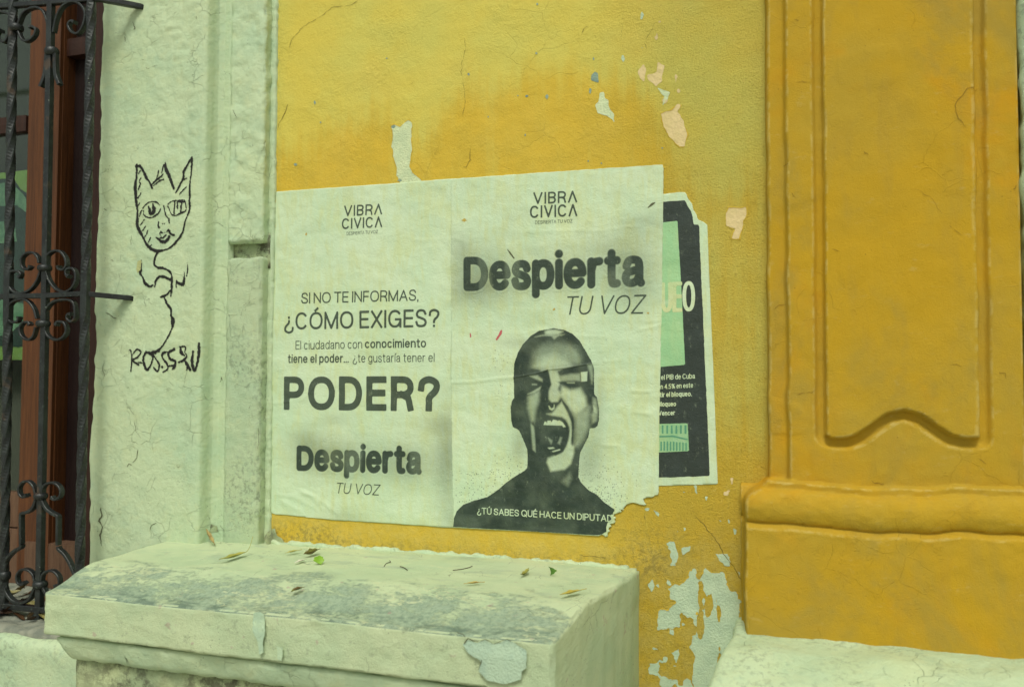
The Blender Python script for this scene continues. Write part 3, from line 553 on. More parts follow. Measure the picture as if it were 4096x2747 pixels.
# loose render skin along the ledge's back edge
rough_box('mortar_fillet', (-1.43, -.38, -.012, .02, 1.062, 1.081), MWG, led, .005, .005, .005, 55, None, 8)
Zl = zm(1800, 2100, 2.423); FY = -.513
def front(off): return lambda x, z: FY-off+.004*sstep(.99, 1.02, z)
patch('spalled_patch', poly_px([(130, 1150), (165, 1105), (270, 1130), (330, 1105), (420, 1145), (560, 1105), (640, 1140), (740, 1220), (750, 1370), (700, 1400), (690, 1480), (520, 1525), (360, 1490), (280, 1410), (310, 1310), (200, 1240)], Zl, -.51), m_patch('blue_grey_render', srgb(182, 202, 176), srgb(168, 190, 168)), slab, amp=.002, yf=front(.0015), label='blue grey spalled patch on the front face')
for P, r in [([(130, 1160), (170, 1100), (230, 1110), (290, 1130)], .0012), ([(290, 1130), (330, 1105), (420, 1145), (560, 1105), (640, 1140), (740, 1220)], .0005), ([(275, 1400), (310, 1310), (315, 1290)], .0009), ([(60, 1030), (120, 1050), (150, 1090)], .0012)]:
    crack([Zl(*p) for p in P], r, slab, M_DARKW, front(.003), -.512, .002)
Zf = zm(100, 2000, 1.2989)
patch('blue_streak', poly_px([(1190, 590), (1245, 590), (1240, 690), (1250, 790), (1215, 815), (1200, 700)], Zf, -.51), M_BLUE, slab, amp=.008, fr=24, yf=front(.0008), label='pale blue drip on the front face')
patch('blue_streak', poly_px([(1318, 760), (1338, 765), (1335, 830), (1318, 828)], Zf, -.51), M_BLUE, slab, amp=.004, fr=90, yf=front(.0006))

# ------------------------------------------------------------------ wall and sill below the window
sill = thing('window_parapet', 'white washed low wall with worn grey sill under the barred window', 'low wall', (-2.4, -.1, 0))
rough_box('parapet_wall', (-3.6, -1.66, -.30, .30, 0, .826), MWG, sill, .02, .02, .006, 9, None, 9)
rough_box('end_wall', (-9, -3.58, -.09, .32, 0, 4), MW, sill, .06, .02, .004, 6, None, 33)
rough_box('sill_slab', (-3.6, -1.70, -.275, .30, .80, .842), m_patch('grey_sill_stone', srgb(150, 150, 134), srgb(120, 124, 112)), sill, .012, .014, .006, 20, None, 10)

# ------------------------------------------------------------------ wooden window behind the grille
WY = .12
win = thing('wooden_window', 'brown wooden window with a dark half open shutter behind the iron grille', 'window', (-2.5, WY, .84))
def plank(name, pa, pb, y, depth, mat, parent=win, top=3.3, zt=None, zb=None):
    xa = atY(*pa, y)[0]; xb = atY(*pb, y)[0]
    return rough_box(name, (min(xa, xb), max(xa, xb), y, y+depth, .845 if zb is None else zb, top if zt is None else zt), mat, parent, .02, .004, .0004, 12, None, 20, False)
plank('jamb', (352, 1000), (450, 1000), .10, .12, MW2)
stile = plank('stile', (98, 1000), (238, 1000), WY, .06, MW1)
plank('bead', (200, 1000), (222, 1000), WY-.014, .02, MW1, stile)
zr = lambda py, y=WY: float(atY(150, py, y)[2])
plank('shutter', (225, 1000), (362, 1000), WY+.05, .04, MW3)
plank('transom', (255, 180), (420, 180), WY+.01, .05, MW2, zt=float(atY(330, 140, WY)[2]), zb=float(atY(330, 212, WY)[2]))
plank('glazing_bar', (-500, 480), (104, 480), WY+.01, .04, MW2, zt=zr(448), zb=zr(515))
plank('bottom_rail', (-500, 2100), (104, 2100), WY+.01, .05, MW4, zt=zr(1975), zb=zr(2118))
plank('bottom_rail', (-500, 2100), (104, 2100), WY+.005, .05, MW4, zt=zr(2122), zb=.845)
plank('threshold_board', (98, 2100), (420, 2100), WY-.012, .1, MW4, zt=zr(2165), zb=.845)
s = N('window_glass'); gl = s.new('ShaderNodeBsdfGlossy'); gl.inputs['Roughness'].default_value = .08; tr = s.new('ShaderNodeBsdfTransparent'); tr.inputs[0].default_value = (.78, .84, .8, 1)
ms_ = s.new('ShaderNodeMixShader'); ms_.inputs[0].default_value = .07; s.t.links.new(tr.outputs[0], ms_.inputs[1]); s.t.links.new(gl.outputs[0], ms_.inputs[2]); s.t.links.new(ms_.outputs[0], s.t.nodes['Material Output'].inputs[0]); MG = s.m
xg0, xg1 = -3.3, float(atY(106, 1000, WY+.03)[0])
def slab_box(name, b, mat, parent):
    x0, x1, y0, y1, z0, z1 = b; V = [(x, y, z) for z in (z0, z1) for y in (y0, y1) for x in (x0, x1)]
    return link(name, V, [[0, 2, 3, 1], [4, 5, 7, 6], [0, 1, 5, 4], [2, 6, 7, 3], [0, 4, 6, 2], [1, 3, 7, 5]], mat, parent, None, False)
slab_box('pane', (xg0, xg1, WY+.028, WY+.032, .9, 3.2), MG, win)
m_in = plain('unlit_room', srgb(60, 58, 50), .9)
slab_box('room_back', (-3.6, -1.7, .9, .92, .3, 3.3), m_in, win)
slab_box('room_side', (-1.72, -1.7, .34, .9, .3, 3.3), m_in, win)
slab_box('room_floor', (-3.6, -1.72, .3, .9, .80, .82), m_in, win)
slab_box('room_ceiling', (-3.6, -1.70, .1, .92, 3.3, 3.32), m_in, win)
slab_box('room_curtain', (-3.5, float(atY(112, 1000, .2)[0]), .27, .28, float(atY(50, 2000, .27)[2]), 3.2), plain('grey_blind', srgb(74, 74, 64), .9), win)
# printed sheet hung behind the glass
WPY = .17
wp = thing('window_print', 'green printed sheet with dark blotchy picture hanging behind the window pane', 'print', (-2.7, WPY, 1.2))
Zw = zm(0, 550, 1.65)
P = np.array(poly_px([(-260, 260), (0, 235), (200, 212), (190, 700), (175, 1467), (-260, 1467)], Zw, WPY)); wy = lambda off: (lambda x, z: WPY-off+0*x)
m_gp = m_poster('window_green', tint=(srgb(150, 176, 92), srgb(160, 190, 100)), yellowing=.2); m_tl = m_patch('window_dark_teal', srgb(34, 62, 58), srgb(44, 74, 68), 20); m_pl = m_patch('window_pale_print', srgb(140, 176, 146), srgb(110, 150, 126), 20)
decal('sheet', wp, m_gp, lambda X, Z: poly_sd(X, Z, P), bb(P), .01, wy(0), {'ink': lambda x, z: 0*x, 'speck': lambda x, z: 0*x})
def wprint(n, Q, m, off): Q = np.array(poly_px(Q, Zw, WPY)); decal(n, wp, m, lambda X, Z: poly_sd(X, Z, Q)+.004*fbm(X*40, 1, Z*40, 3), bb(Q), .004, wy(off))
wprint('print_dark', [(-260, 300), (0, 275), (95, 280), (140, 340), (183, 370), (185, 900), (178, 1200), (150, 1380), (-260, 1380)], m_tl, .002)
wprint('print_pale', [(-200, 330), (60, 300), (140, 350), (180, 400), (183, 500), (120, 450), (-200, 470)], m_pl, .004)
wprint('print_pale', [(-60, 560), (60, 550), (110, 600), (120, 690), (-60, 700)], m_pl, .004)
wprint('print_pale', [(-60, 1080), (100, 1070), (172, 1110), (165, 1220), (60, 1300), (-60, 1330)], m_pl, .004)

# ------------------------------------------------------------------ iron grille
GY = -.17
gr = thing('window_grille', 'black wrought iron window grille with twisted bars and scrolls', 'grille', (-2.1, GY, .85))
def sweep(pts, sect, name, parent, mat, fixed=None, cap=True):
    """sect: list of (in-plane normal, depth) offsets, or function of i; curve lies in the grille plane"""
    P = np.asarray(pts, float); n = len(P); V = []; Fc = []
    T = np.gradient(P, axis=0); T /= np.maximum(np.linalg.norm(T, axis=1, keepdims=True), 1e-9); D = np.array([0, 1., 0])
    for i in range(n):
        side = np.cross(T[i], D)
        if np.linalg.norm(side) < .2: side = np.array([0, 0, 1.])
        side /= np.linalg.norm(side); dep = np.cross(side, T[i]); S = sect(i) if callable(sect) else sect
        V += [P[i]+side*a+dep*b for a, b in S]
    m = len(S)
    for i in range(n-1):
        for k in range(m): Fc.append([i*m+k, i*m+(k+1) % m, (i+1)*m+(k+1) % m, (i+1)*m+k])
    if cap: Fc += [list(range(m))[::-1], [(n-1)*m+k for k in range(m)]]
    return link(name, V, Fc, mat, parent, None, m > 8)
def rect(a, b, c=.0015): return [(-a, -b+c), (-a+c, -b), (a-c, -b), (a, -b+c), (a, b-c), (a-c, b), (-a+c, b), (-a, b-c)]
def bar(px0, px1, a, b, name='bar', ext=(0, 0), twist=None, n=2):
    p0 = atY(*px0, GY); p1 = atY(*px1, GY); d = (p1-p0)/np.linalg.norm(p1-p0); p0 = p0-d*ext[0]; p1 = p1+d*ext[1]
    n = n if twist is None else 260
    P = np.linspace(p0, p1, n); S = rect(a, b)
    if twist:
        q = np.array(rect(a, a, .0035))
        def S(i):
            z = P[i][2]; th = twist(z); c, s_ = math.cos(th), math.sin(th); return [(u*c-v*s_, u*s_+v*c) for u, v in q]
    return sweep(P, S, name, gr, MI)
za = atY(172, 1180, GY)[2]
def tw(z):   # plain near the bars, twisted between them
    d = z-za; k = np.sign(d)*max(0, abs(d)-.06); return k/.17*math.pi
bar((366, 0), (318, 2300), .0115, .0115, 'twisted_bar', (.75, .2), tw)
bar((48, 300), (16, 2300), .0115, .0115, 'twisted_bar', (.75, .2), tw)
for dx in (.36, .72, 1.08):
    pass
bar((205, 0), (160, 2300), .0095, .0095, 'plain_bar', (.75, .2))
# cross bars: straight, then bent back into the pilaster
def cross(pxs, hook, a=.0075, b=.009):
    p = [atY(q[0], q[1], GY) for q in pxs]; left = p[0].copy(); left[0] -= 1.0; pts = [left]+p
    if hook: pts += [atY(hook[0], hook[1], -.088), ]
    Q = np.concatenate([np.linspace(pts[i], pts[i+1], 5)[:-1] for i in range(len(pts)-1)]+[pts[-1:]])
    if hook: Q = np.concatenate([Q, [Q[-1]+np.array([.012, .03, -.004])]])
    return sweep(Q, [(s_*a*.98 if False else u, v) for u, v in rect(a, b)] if True else None, 'cross_bar', gr, MI)
cross([(0, 28), (180, 14), (395, -4)], (560, 27)); cross([(0, 1186), (180, 1183), (340, 1175)], (520, 1192)); cross([(0, 2418), (180, 2437), (300, 2450)], None, .008, .011)
_top = atY(180, -1180, GY)
def scroll(pts, f, name='scroll', a=.0032, b=.0085, tip=True):
    P = np.array([atY(*f(*p), GY) for p in pts]); Q = crom(P, 7); n = len(Q)
    def S(i):
        k = 1.0+.9*max(0, (i-n+6)/6) if tip else 1; return rect(a*k, b*(1.0+.15*(k-1)), .0012)
    return sweep(Q, S, name, gr, MI)
def lathe(c, prof, name, mat, parent, n=20):
    V = []; Fc = []; m = len(prof)
    for k in range(n):
        t = 2*math.pi*k/n
        for r, h in prof: V.append((c[0]+r*math.cos(t), c[1]+r*math.sin(t), c[2]+h))
    for k in range(n):
        for i in range(m-1): a = k*m+i; b = ((k+1) % n)*m+i; Fc.append([a, b, b+1, a+1])
    return link(name, V, Fc, mat, parent)
def collar(px, f, r=.021, h=.0105):
    c = atY(*f(*px), GY); prof = [(r*.35, -h*.9)]+[(r*.55+r*.45*math.cos(t), h*math.sin(t)) for t in np.linspace(-1.35, 1.35, 9)]+[(r*.35, h*.9)]
    return lathe(c, prof, 'collar', MI, gr)
Z6, Z3, Z21, Z1 = zm(0, 550, 1.65), zm(0, 1400, 2.119), zm(0, 2000, 2.1), zm(0, 0, 2.119)
for P in [[(265, 830), (255, 790), (225, 762), (185, 764), (155, 790), (148, 835), (165, 868), (195, 868), (207, 850)], [(300, 830), (320, 780), (355, 752), (400, 752), (435, 790), (445, 840), (425, 872), (395, 868), (390, 848)], [(275, 885), (252, 945), (210, 1000), (160, 1025), (100, 1020), (62, 970), (58, 925), (85, 885), (125, 885), (145, 905), (130, 925)], [(310, 885), (335, 950), (375, 1000), (430, 1020), (475, 1000), (505, 950), (505, 895), (485, 865), (450, 870), (442, 900), (460, 920)],
          [(250, 1195), (230, 1130), (190, 1080), (140, 1068), (85, 1090), (60, 1140), (60, 1195), (90, 1220), (125, 1210), (130, 1182)], [(295, 1195), (310, 1140), (350, 1090), (420, 1070), (480, 1080), (500, 1120), (502, 1190), (475, 1215), (450, 1195), (455, 1168), (478, 1165)], [(245, 1250), (225, 1312), (190, 1335), (150, 1310), (138, 1260), (160, 1222), (195, 1220), (203, 1238)], [(300, 1250), (320, 1305), (370, 1335), (420, 1320), (445, 1275), (430, 1225), (390, 1215), (374, 1238)]]: scroll(P, Z6)
collar((295, 862), Z6); collar((285, 1228), Z6)
collar((345, 1236), Z3, .020); collar((338, 708), Z21, .021, .012); collar((40, 632), Z21, .017, .014); collar((440, 440), Z1, .021, .013); collar((140, 240), Z1, .021, .012)
for P in [[(310, 1210), (290, 1150), (250, 1112), (205, 1115), (172, 1160), (175, 1215), (205, 1245), (238, 1225)], [(360, 1205), (385, 1145), (440, 1120), (495, 1140), (525, 1190), (515, 1240), (475, 1265), (447, 1245)]]: scroll(P, Z3)
for P in [[(315, 1265), (285, 1335), (240, 1370), (200, 1380), (186, 1400), (186, 1500), (186, 1640)], [(360, 1265), (400, 1340), (450, 1380), (490, 1400), (498, 1420), (498, 1500), (496, 1650)]]: scroll(P, Z3, 'frame_strap', .0045, .0085, False)
for P in [[(188, 370), (180, 395), (120, 430), (60, 500), (38, 590), (38, 640), (42, 700), (60, 770), (110, 838), (180, 862), (250, 830), (290, 760), (310, 715)], [(495, 385), (502, 410), (545, 450), (590, 520), (625, 600), (640, 640), (640, 700), (610, 790), (550, 850), (480, 850), (410, 800), (360, 715)]]: scroll(P, Z21, 'frame_strap', .0045, .0085, False)
for P in [[(305, 690), (285, 620), (240, 582), (185, 582), (152, 630), (160, 690), (200, 705), (216, 685)], [(352, 690), (368, 622), (410, 590), (460, 595), (500, 640), (505, 700), (470, 720)]]: scroll(P, Z21)
for P in [[(130, 210), (100, 140), (50, 112), (0, 105), (-60, 120)], [(165, 210), (200, 125), (260, 80), (330, 72), (385, 120), (415, 220), (420, 300)], [(95, 275), (55, 355), (10, 352), (-20, 320), (-10, 275), (20, 265)], [(165, 275), (200, 345), (250, 350), (300, 305), (312, 255), (285, 232), (262, 235)], [(462, 280), (490, 150), (540, 60), (620, 20), (690, 45), (732, 120), (715, 220), (670, 288), (615, 275), (588, 220), (610, 185), (640, 195)]]: scroll(P, Z1)
for P in [[(405, 460), (398, 560), (385, 650), (350, 740)], [(475, 460), (476, 560), (482, 640), (510, 720)]]: scroll(P, Z1, 'petal', .0055, .0085, False)
for q in ((330, 935),):
    p = atY(*Z21(*q), GY); slab_box('foot', (p[0]-.012, p[0]+.012, GY-.012, GY+.012, .83, .872), MI, gr)

# ------------------------------------------------------------------ panelled ochre pier
def el(cx, cy, rx, ry, a0, a1, n=18, p=2.0):
    t = np.radians(np.linspace(a0, a1, n)); c, s_ = np.cos(t), np.sin(t)
    return [(cx+rx*np.sign(a)*abs(a)**(2/p), cy+ry*np.sign(b)*abs(b)**(2/p)) for a, b in zip(c, s_)]
Zd = zm(2500, 1400, 1.1642)
pan = poly_px([(940, 395), (960, 408), (1030, 410), (1080, 395), (1150, 345), (1220, 295), (1300, 277), (1380, 300), (1450, 350), (1520, 395), (1590, 410), (1655, 408)], Zd, -.07)
xl, xr = pan[0][0], pan[-1][0]; PAN = [(xl, 3.6)]+pan+[(xr, 3.6)]
PL = -.104                                         # left edge of the base
xf = lambda z: -.050+.004*sstep(1.3, 2.5, z)
def pier_y(x, z):
    d = poly_sd(x, z, PAN)                          # raised panel inside a sunk surround
    sunk = sstep(-.027, -.015, d)*(1-sstep(-.003, .002, d)); face = -.066-.012*sstep(-.003, .002, d)+.013*sunk
    face = face+.022*sstep(.003, -.008, x-.004)+.03*sstep(xf(z)+.012, xf(z)-.002, x)
    tor = np.where((z > 1.222) & (z < 1.296), -.088-.027*np.sqrt(np.clip(1-((z-1.256)/.040)**2, 0, 1)), 0)
    fil = -.088*sstep(1.29, 1.294, z)*sstep(1.318, 1.312, z)-.014*0
    base = np.where(z <= 1.222, -.114+.017*sstep(1.206, 1.221, z), 0)
    zz = z+.005*noise(x*5, 3., 1.)
    y = np.minimum(np.where(z > 1.29, face, -.07), np.minimum(np.minimum(tor, fil), base))
    lump = .0026*fbm(x*9, 2.2, z*7, 3)+(.0011+.0026*sstep(1.36, 1.29, z)*sstep(1.1, 1.2, z))*fbm(x*26, 6.2, z*34, 4)+.0016*sstep(.1, .3, noise(x*14, 3.2, z*11))*sstep(-.1, .2, noise(x*5, 9.2, z*5))
    le = np.where(z > 1.315, -.052, PL+.05*sstep(1.25, 1.315, z)**2)
    cut = sstep(le+.012, le-.001, x)
    return y-lump+.09*cut
pier = thing('panelled_pier', 'ochre painted pier with raised panel and moulded base right of the posters', 'pier', (.2, 0, 0))
xs_ = np.concatenate([np.arange(PL-.004, .12, .0035), np.arange(.12, .40, .006), np.arange(.40, .4855, .0035)])
zs_ = np.concatenate([np.arange(.80, 1.19, .008), np.arange(1.19, 1.33, .0032), np.arange(1.33, 1.55, .004), np.arange(1.55, 2.72, .009), np.linspace(2.73, 3.3, 10)])
hf('masonry', xs_, zs_, lambda X, Z: pier_y(X+.0022*noise(Z*14, 2., X*8), Z+(.006*noise(X*5, 4., 2.)+.003*noise(X*17, 1., 2.))*sstep(1.4, 1.3, Z)), .05, MP, pier)
Zk = zm(2900, 0, 1.1204); M_OCR = plain('ochre_crack_dirt', srgb(136, 106, 36))
for Q, r in [([(1135, 395), (1085, 405), (1030, 470), (1040, 540), (1080, 580)], .0008), ([(830, 845), (870, 860), (930, 900), (1000, 1010)], .0005), ([(615, 680), (645, 702)], .0008), ([(300, 90), (335, 88)], .0006), ([(320, 365), (390, 366)], .0006), ([(255, 735), (285, 728)], .0009), ([(292, 860), (320, 890)], .0006), ([(220, 1380), (245, 1360), (280, 1362)], .0008), ([(470, 1115), (520, 1135)], .0006), ([(530, 690), (565, 700)], .0004), ([(1290, 850), (1310, 830)], .0012), ([(1000, 1010), (1060, 1060)], .0005)]:
    crack([Zk(*q) for q in Q], r, pier, M_OCR, lambda x, z: pier_y(x, z)-.0012, -.07, .0025)
for Q, r in [([(800, 205), (850, 200), (900, 185)], .0007), ([(1560, 80), (1540, 70), (1500, 75)], .0005), ([(1740, 105), (1770, 110), (1780, 130)], .0007), ([(1640, 500), (1690, 530)], .0005), ([(1150, 605), (1170, 620), (1220, 622)], .0008)]:
    crack([Zd(*q) for q in Q], r, pier, M_OCR, lambda x, z: pier_y(x, z)-.0012, -.07, .0025)
# white stone at the foot of the pier and the pale jamb at the picture's right edge
def step_warp(V):
    V = V.copy(); x, y, z = V.T; d = np.clip(-y-.1, 0, .4); k = np.clip((z-.7)/.25, 0, 1)
    V[:, 2] = z-k*(.10*sstep(.10, .42, d)+.012*d/.3)+k*.004*noise(x*9, y*9, 1.); V[:, 0] = x+.05*k*np.clip(1-d/.3, 0, 1)*np.clip(1-(x+.17)/.2, 0, 1)
    return V
stone = thing('white_plinth', 'white painted stone plinth at the foot of the ochre pier', 'plinth', (.3, -.2, 0))
rough_box('plinth_block', (-.172, 2.6, -.44, .03, 0, .972), MWG, stone, .010, .016, .004, 16, step_warp, 11)
jam = thing('pale_jamb', 'rough pale door jamb at the right edge of the ochre pier', 'jamb', (.52, -.05, .97))
rough_box('jamb_render', (.489, 2.6, -.082, .05, .972, 3.3), MWS, jam, .014, .012, .008, 18, lambda V: V+np.stack([.006*sstep(2.2, 1.6, V[:, 2]), 0*V[:, 0], 0*V[:, 0]], -1), 12)

# ------------------------------------------------------------------ stroke lettering
X_ = .72
S_ = [(.96, .78), (.82, .95), (.5, 1.0), (.17, .94), (.04, .76), (.15, .60), (.5, .51), (.86, .41), (1, .23), (.86, .05), (.5, 0), (.13, .06), (0, .25)]
sp = lambda P, n=6: [tuple(q) for q in crom(P, n)]
sc_ = lambda P, y0, y1: [(a, y0+(y1-y0)*b) for a, b in P]
bowl = lambda x0, y0, y1: [(0, y1), (x0, y1)]+el(x0, (y0+y1)/2, 1-x0, (y1-y0)/2, 90, -90, 14, 2.2)+[(0, y0)]
QM = sp([(0, .70), (.08, .90), (.5, 1), (.92, .90), (1, .73), (.86, .56), (.6, .42), (.5, .30), (.5, .24)])
flip = lambda P: [(1-a, .74-b) for a, b in P]
arch = lambda a, b: sp([(a, X_*.62), (a+.18*(b-a), .92*X_), (a+.55*(b-a), X_), (a+.9*(b-a), .9*X_), (b, .64*X_)])+[(b, 0)]
O_ = el(.5, .5, .5, .5, 0, 360, 32, 2.25); o_ = el(.5, X_/2, .5, X_/2, 0, 360, 28, 2.25)
st = lambda x, a=0., b=1.: [(x, a), (x, b)]
GL = {'A': (.58, [[(0, 0), (.5, 1), (1, 0)], [(.2, .32), (.8, .32)]]), '^': (.54, [[(0, 0), (.5, 1), (1, 0)]]), 'B': (.46, [st(0), bowl(.5, .52, 1), bowl(.52, 0, .52)]), 'C': (.58, [el(.5, .5, .5, .5, 42, 318, 26, 2.2)]), 'D': (.52, [st(0), bowl(.38, 0, 1)]),
      'E': (.42, [st(0), [(0, 1), (1, 1)], [(0, .52), (.92, .52)], [(0, 0), (1, 0)]]), 'F': (.40, [st(0), [(0, 1), (1, 1)], [(0, .5), (.9, .5)]]), 'G': (.60, [el(.5, .5, .5, .5, 42, 335, 26, 2.2), [(.6, .46), (1, .46), (1, 0)]]), 'H': (.54, [st(0), st(1), [(0, .52), (1, .52)]]), 'I': (0, [st(0)]),
      'M': (.68, [[(0, 0), (0, 1), (.5, 0), (1, 1), (1, 0)]]), 'N': (.54, [[(0, 0), (0, 1), (1, 0), (1, 1)]]), 'O': (.64, [O_]), 'P': (.46, [st(0), bowl(.52, .44, 1)]), 'Q': (.64, [O_, [(.62, .25), (1, -.06)]]), 'R': (.48, [st(0), bowl(.52, .46, 1), [(.5, .46), (.85, .36), (.93, .2), (1, 0)]]), 'S': (.48, [sp(S_)]), 'T': (.5, [[(0, 1), (1, 1)], st(.5)]), 'U': (.52, [[(0, 1), (0, .36)]+el(.5, .36, .5, .36, 180, 360, 14, 2.2)+[(1, 1)]]),
      'V': (.56, [[(0, 1), (.5, 0), (1, 1)]]), 'X': (.52, [[(0, 0), (1, 1)], [(0, 1), (1, 0)]]), 'Z': (.5, [[(0, 1), (1, 1), (0, 0), (1, 0)]]), '?': (.44, [QM, [(.5, 0), (.5, .005)]]), '¿': (.44, [flip(QM), flip([(.5, 0), (.5, .005)])]), ',': (0, [[(0, .0), (0, -.12)]]), '.': (0, [[(0, 0), (0, .005)]]),
      'a': (.40, [sp([(.05, .74*X_), (.2, .95*X_), (.5, X_), (.82, .93*X_), (.9, .70*X_)])+[(.9, .12*X_), (1, 0)], sp([(.9, .58*X_), (.5, .52*X_), (.12, .44*X_), (0, .24*X_), (.12, .05*X_), (.4, 0), (.72, .09*X_), (.9, .32*X_)])]), 'b': (.42, [st(0), o_]), 'c': (.40, [el(.5, X_/2, .5, X_/2, 45, 315, 22, 2.2)]), 'd': (.42, [st(1), o_]), 'e': (.42, [[(0.02, X_*.52), (1, X_*.52)]+el(.5, X_/2, .5, X_/2, 5, 318, 26, 2.2)]),
      'g': (.42, [o_, [(1, X_), (1, -.02)]+el(.5, -.04, .5, .2, 0, -150, 12, 2.2)]), 'i': (0, [st(0, 0, X_), [(0, 1), (0, .995)]]), 'í': (0, [st(0, 0, X_), [(0, .88), (.13, 1.04)]]), 'l': (0, [st(0)]), 'm': (.68, [st(0, 0, X_), arch(0, .5), arch(.5, 1)]), 'n': (.40, [st(0, 0, X_), arch(0, 1)]), 'o': (.44, [o_]), 'p': (.42, [st(0, -.26, X_), o_]), 'q': (.42, [st(1, -.26, X_), o_]),
      'r': (.22, [st(0, 0, X_), sp([(0, X_*.6), (.3, .93*X_), (1, X_)])]), 's': (.36, [sp(sc_(S_, 0, X_))]), 't': (.24, [[(.4, .95), (.4, .2)]+sp([(.4, .2), (.5, .03), (.75, 0), (1, .01)]), [(0, X_), (1, X_)]]), 'u': (.40, [[(a, X_-b) for a, b in [(1, 0), (1, X_)]], [(1-a, X_-b) for a, b in arch(0, 1)]]), 'V_': (0, []),
      '4': (.5, [[(.75, 0), (.75, 1), (0, .28), (1, .28)]]), '5': (.46, [[(.92, 1), (.15, 1), (.06, .5)]+sp([(.06, .5), (.3, .62), (.75, .58), (1, .32), (.8, .06), (.4, 0), (0, .1)])]), '%': (.66, [el(.2, .78, .2, .22, 0, 360, 16), el(.8, .22, .2, .22, 0, 360, 16), [(.2, 0), (.8, 1)]])}
for a, b in (('É', 'E'), ('Ó', 'O'), ('Ú', 'U')): GL[a] = (GL[b][0], GL[b][1]+[[(.42, 1.17), (.62, 1.30)]])
def layout(txt, w, gap, space=.26, xs=1.):
    out = []; x = 0; h = w/2
    for ch in txt:
        if ch == ' ': x += space; continue
        W, S = GL[ch]
        for P in S: out.append([(x+h+(W*a if W else a), h+(1-w)*b*(xs if ch.islower() else 1)) for a, b in P])
        x += W+w+gap
    return out, x-gap
def letters(name, txt, BL, BR, top, w, parent, mat, yf, gap=.10, shear=0., attrs=None, label=None, Y=-.0, caps='square', space=.26, res=None):
    """one line of lettering fitted between its measured baseline ends and cap height"""
    L, T = layout(txt, w, gap, space); b0 = np.array(xz(*BL, Y)); b1 = np.array(xz(*BR, Y)); cap = xz(*top, Y)[1]-b0[1]; u = (b1-b0)/T
    st_ = [([b0+u*(a+shear*b*cap/np.hypot(*u))+np.array([0, cap*b]) for a, b in P], w/2*min(cap, np.hypot(*u)*1.15)) for P in L]
    A = np.concatenate([np.array(p) for p, _ in st_]); res = res or max(.00055, cap/34)
    o = decal(name, parent, mat, lambda X, Z: stroke_field(X, Z, st_, caps), bb(A, cap*.3), res, yf, attrs or {'ink': lambda x, z: .93+0*x, 'speck': lambda x, z: 0*x})
    o['label'] = label or f'lettering reading {txt.replace("^", "A")}'
    return o
def soft_word(name, txt, BL, BR, top, w, parent, yf, halo, gap, drops, label):
    """sprayed stencil word: soft edged, blotchy bold lettering"""
    L, T = layout(txt, w, gap, xs=1.15); b0 = np.array(xz(*BL)); b1 = np.array(xz(*BR)); cap = xz(*top)[1]-b0[1]; u = (b1-b0)/T
    st_ = [([b0+u*a+np.array([0, cap*b+cap*drops(a/T)]) for a, b in P], w/2*cap*1.04) for P in L]
    A = np.concatenate([np.array(p) for p, _ in st_]); B = bb(A, cap*.55); res = .0011
    xs = np.arange(B[0], B[1]+res, res); zs = np.arange(B[2], B[3]+res, res); X, Z = np.meshgrid(xs, zs)
    Fd = stroke_field(X, Z, st_, 'round'); nz, nx = X.shape
    def look(x, z):
        i = np.clip(np.rint((x-B[0])/res).astype(int), 0, nx-1); j = np.clip(np.rint((z-B[2])/res).astype(int), 0, nz-1); return Fd[j, i]
    def ink(x, z):
        f = look(x, z); s_ = .0012+.0020*sstep(-.1, .5, noise(x*12, 3.1, z*12)); core = sstep(-s_, s_*.5, f)*(.98-.12*sstep(.1, .5, noise(x*26, 1.4, z*9)))
        return np.maximum(core, halo(x, z))
    return_ = decal(name, parent, MPOST, lambda x, z: Fd[:x.shape[0], :x.shape[1]]*0+np.where(Fd > -.007, 1., -1.)[:x.shape[0], :x.shape[1]], (B[0], B[1], B[2], B[3]), res, yf, {'ink': ink, 'speck': lambda x, z: 0*x}); return_['label'] = label
    return return_

# ------------------------------------------------------------------ the two pale posters
Za, Zc, Ze, Zq = zm(1050, 650, 1.96), zm(1050, 1400, 1.96), zm(1750, 630, 2.033), zm(1780, 1280, 1.7427)
def crease_fn(lines):
    L = [(np.array(poly_px(P, f)), h, w) for P, f, h, w in lines]
    def fn(x, z):
        y = 0
        for P, h, w in L:
            d = np.full(np.shape(x), 1e9)
            for i in range(len(P)-1):
                e = P[i+1]-P[i]; t = np.clip(((x-P[i][0])*e[0]+(z-P[i][1])*e[1])/(e@e), 0, 1); d = np.minimum(d, np.hypot(x-P[i][0]-t*e[0], z-P[i][1]-t*e[1]))
            y = y+h*np.exp(-(d/w)**2)
        return y
    return fn
def wrinkle(x, z): return .0014*fbm(x*14, 3.3, z*22, 3)+.0006*np.abs(noise(x*30+z*12, 1.2, z*40))
crL = crease_fn([([(80, 420), (160, 410), (330, 380), (430, 262)], Zc, .0016, .0022), ([(440, 1165), (800, 1180), (1300, 1110)], Za, .0010, .002), ([(1280, 1350), (1400, 1345), (1568, 1290)], Za, .001, .002), ([(480, 1250), (380, 1130), (300, 1100)], Zc, .002, .004), ([(600, 1290), (420, 1150), (330, 1120)], Zc, .002, .005), ([(1200, 610), (1480, 600)], Za, .0008, .003), ([(500, 710), (800, 720)], Zc, .0008, .002), ([(150, 1180), (300, 1260)], Zc, .0018, .006), ([(100, 1130), (250, 1150), (400, 1230)], Zc, .0016, .004)])
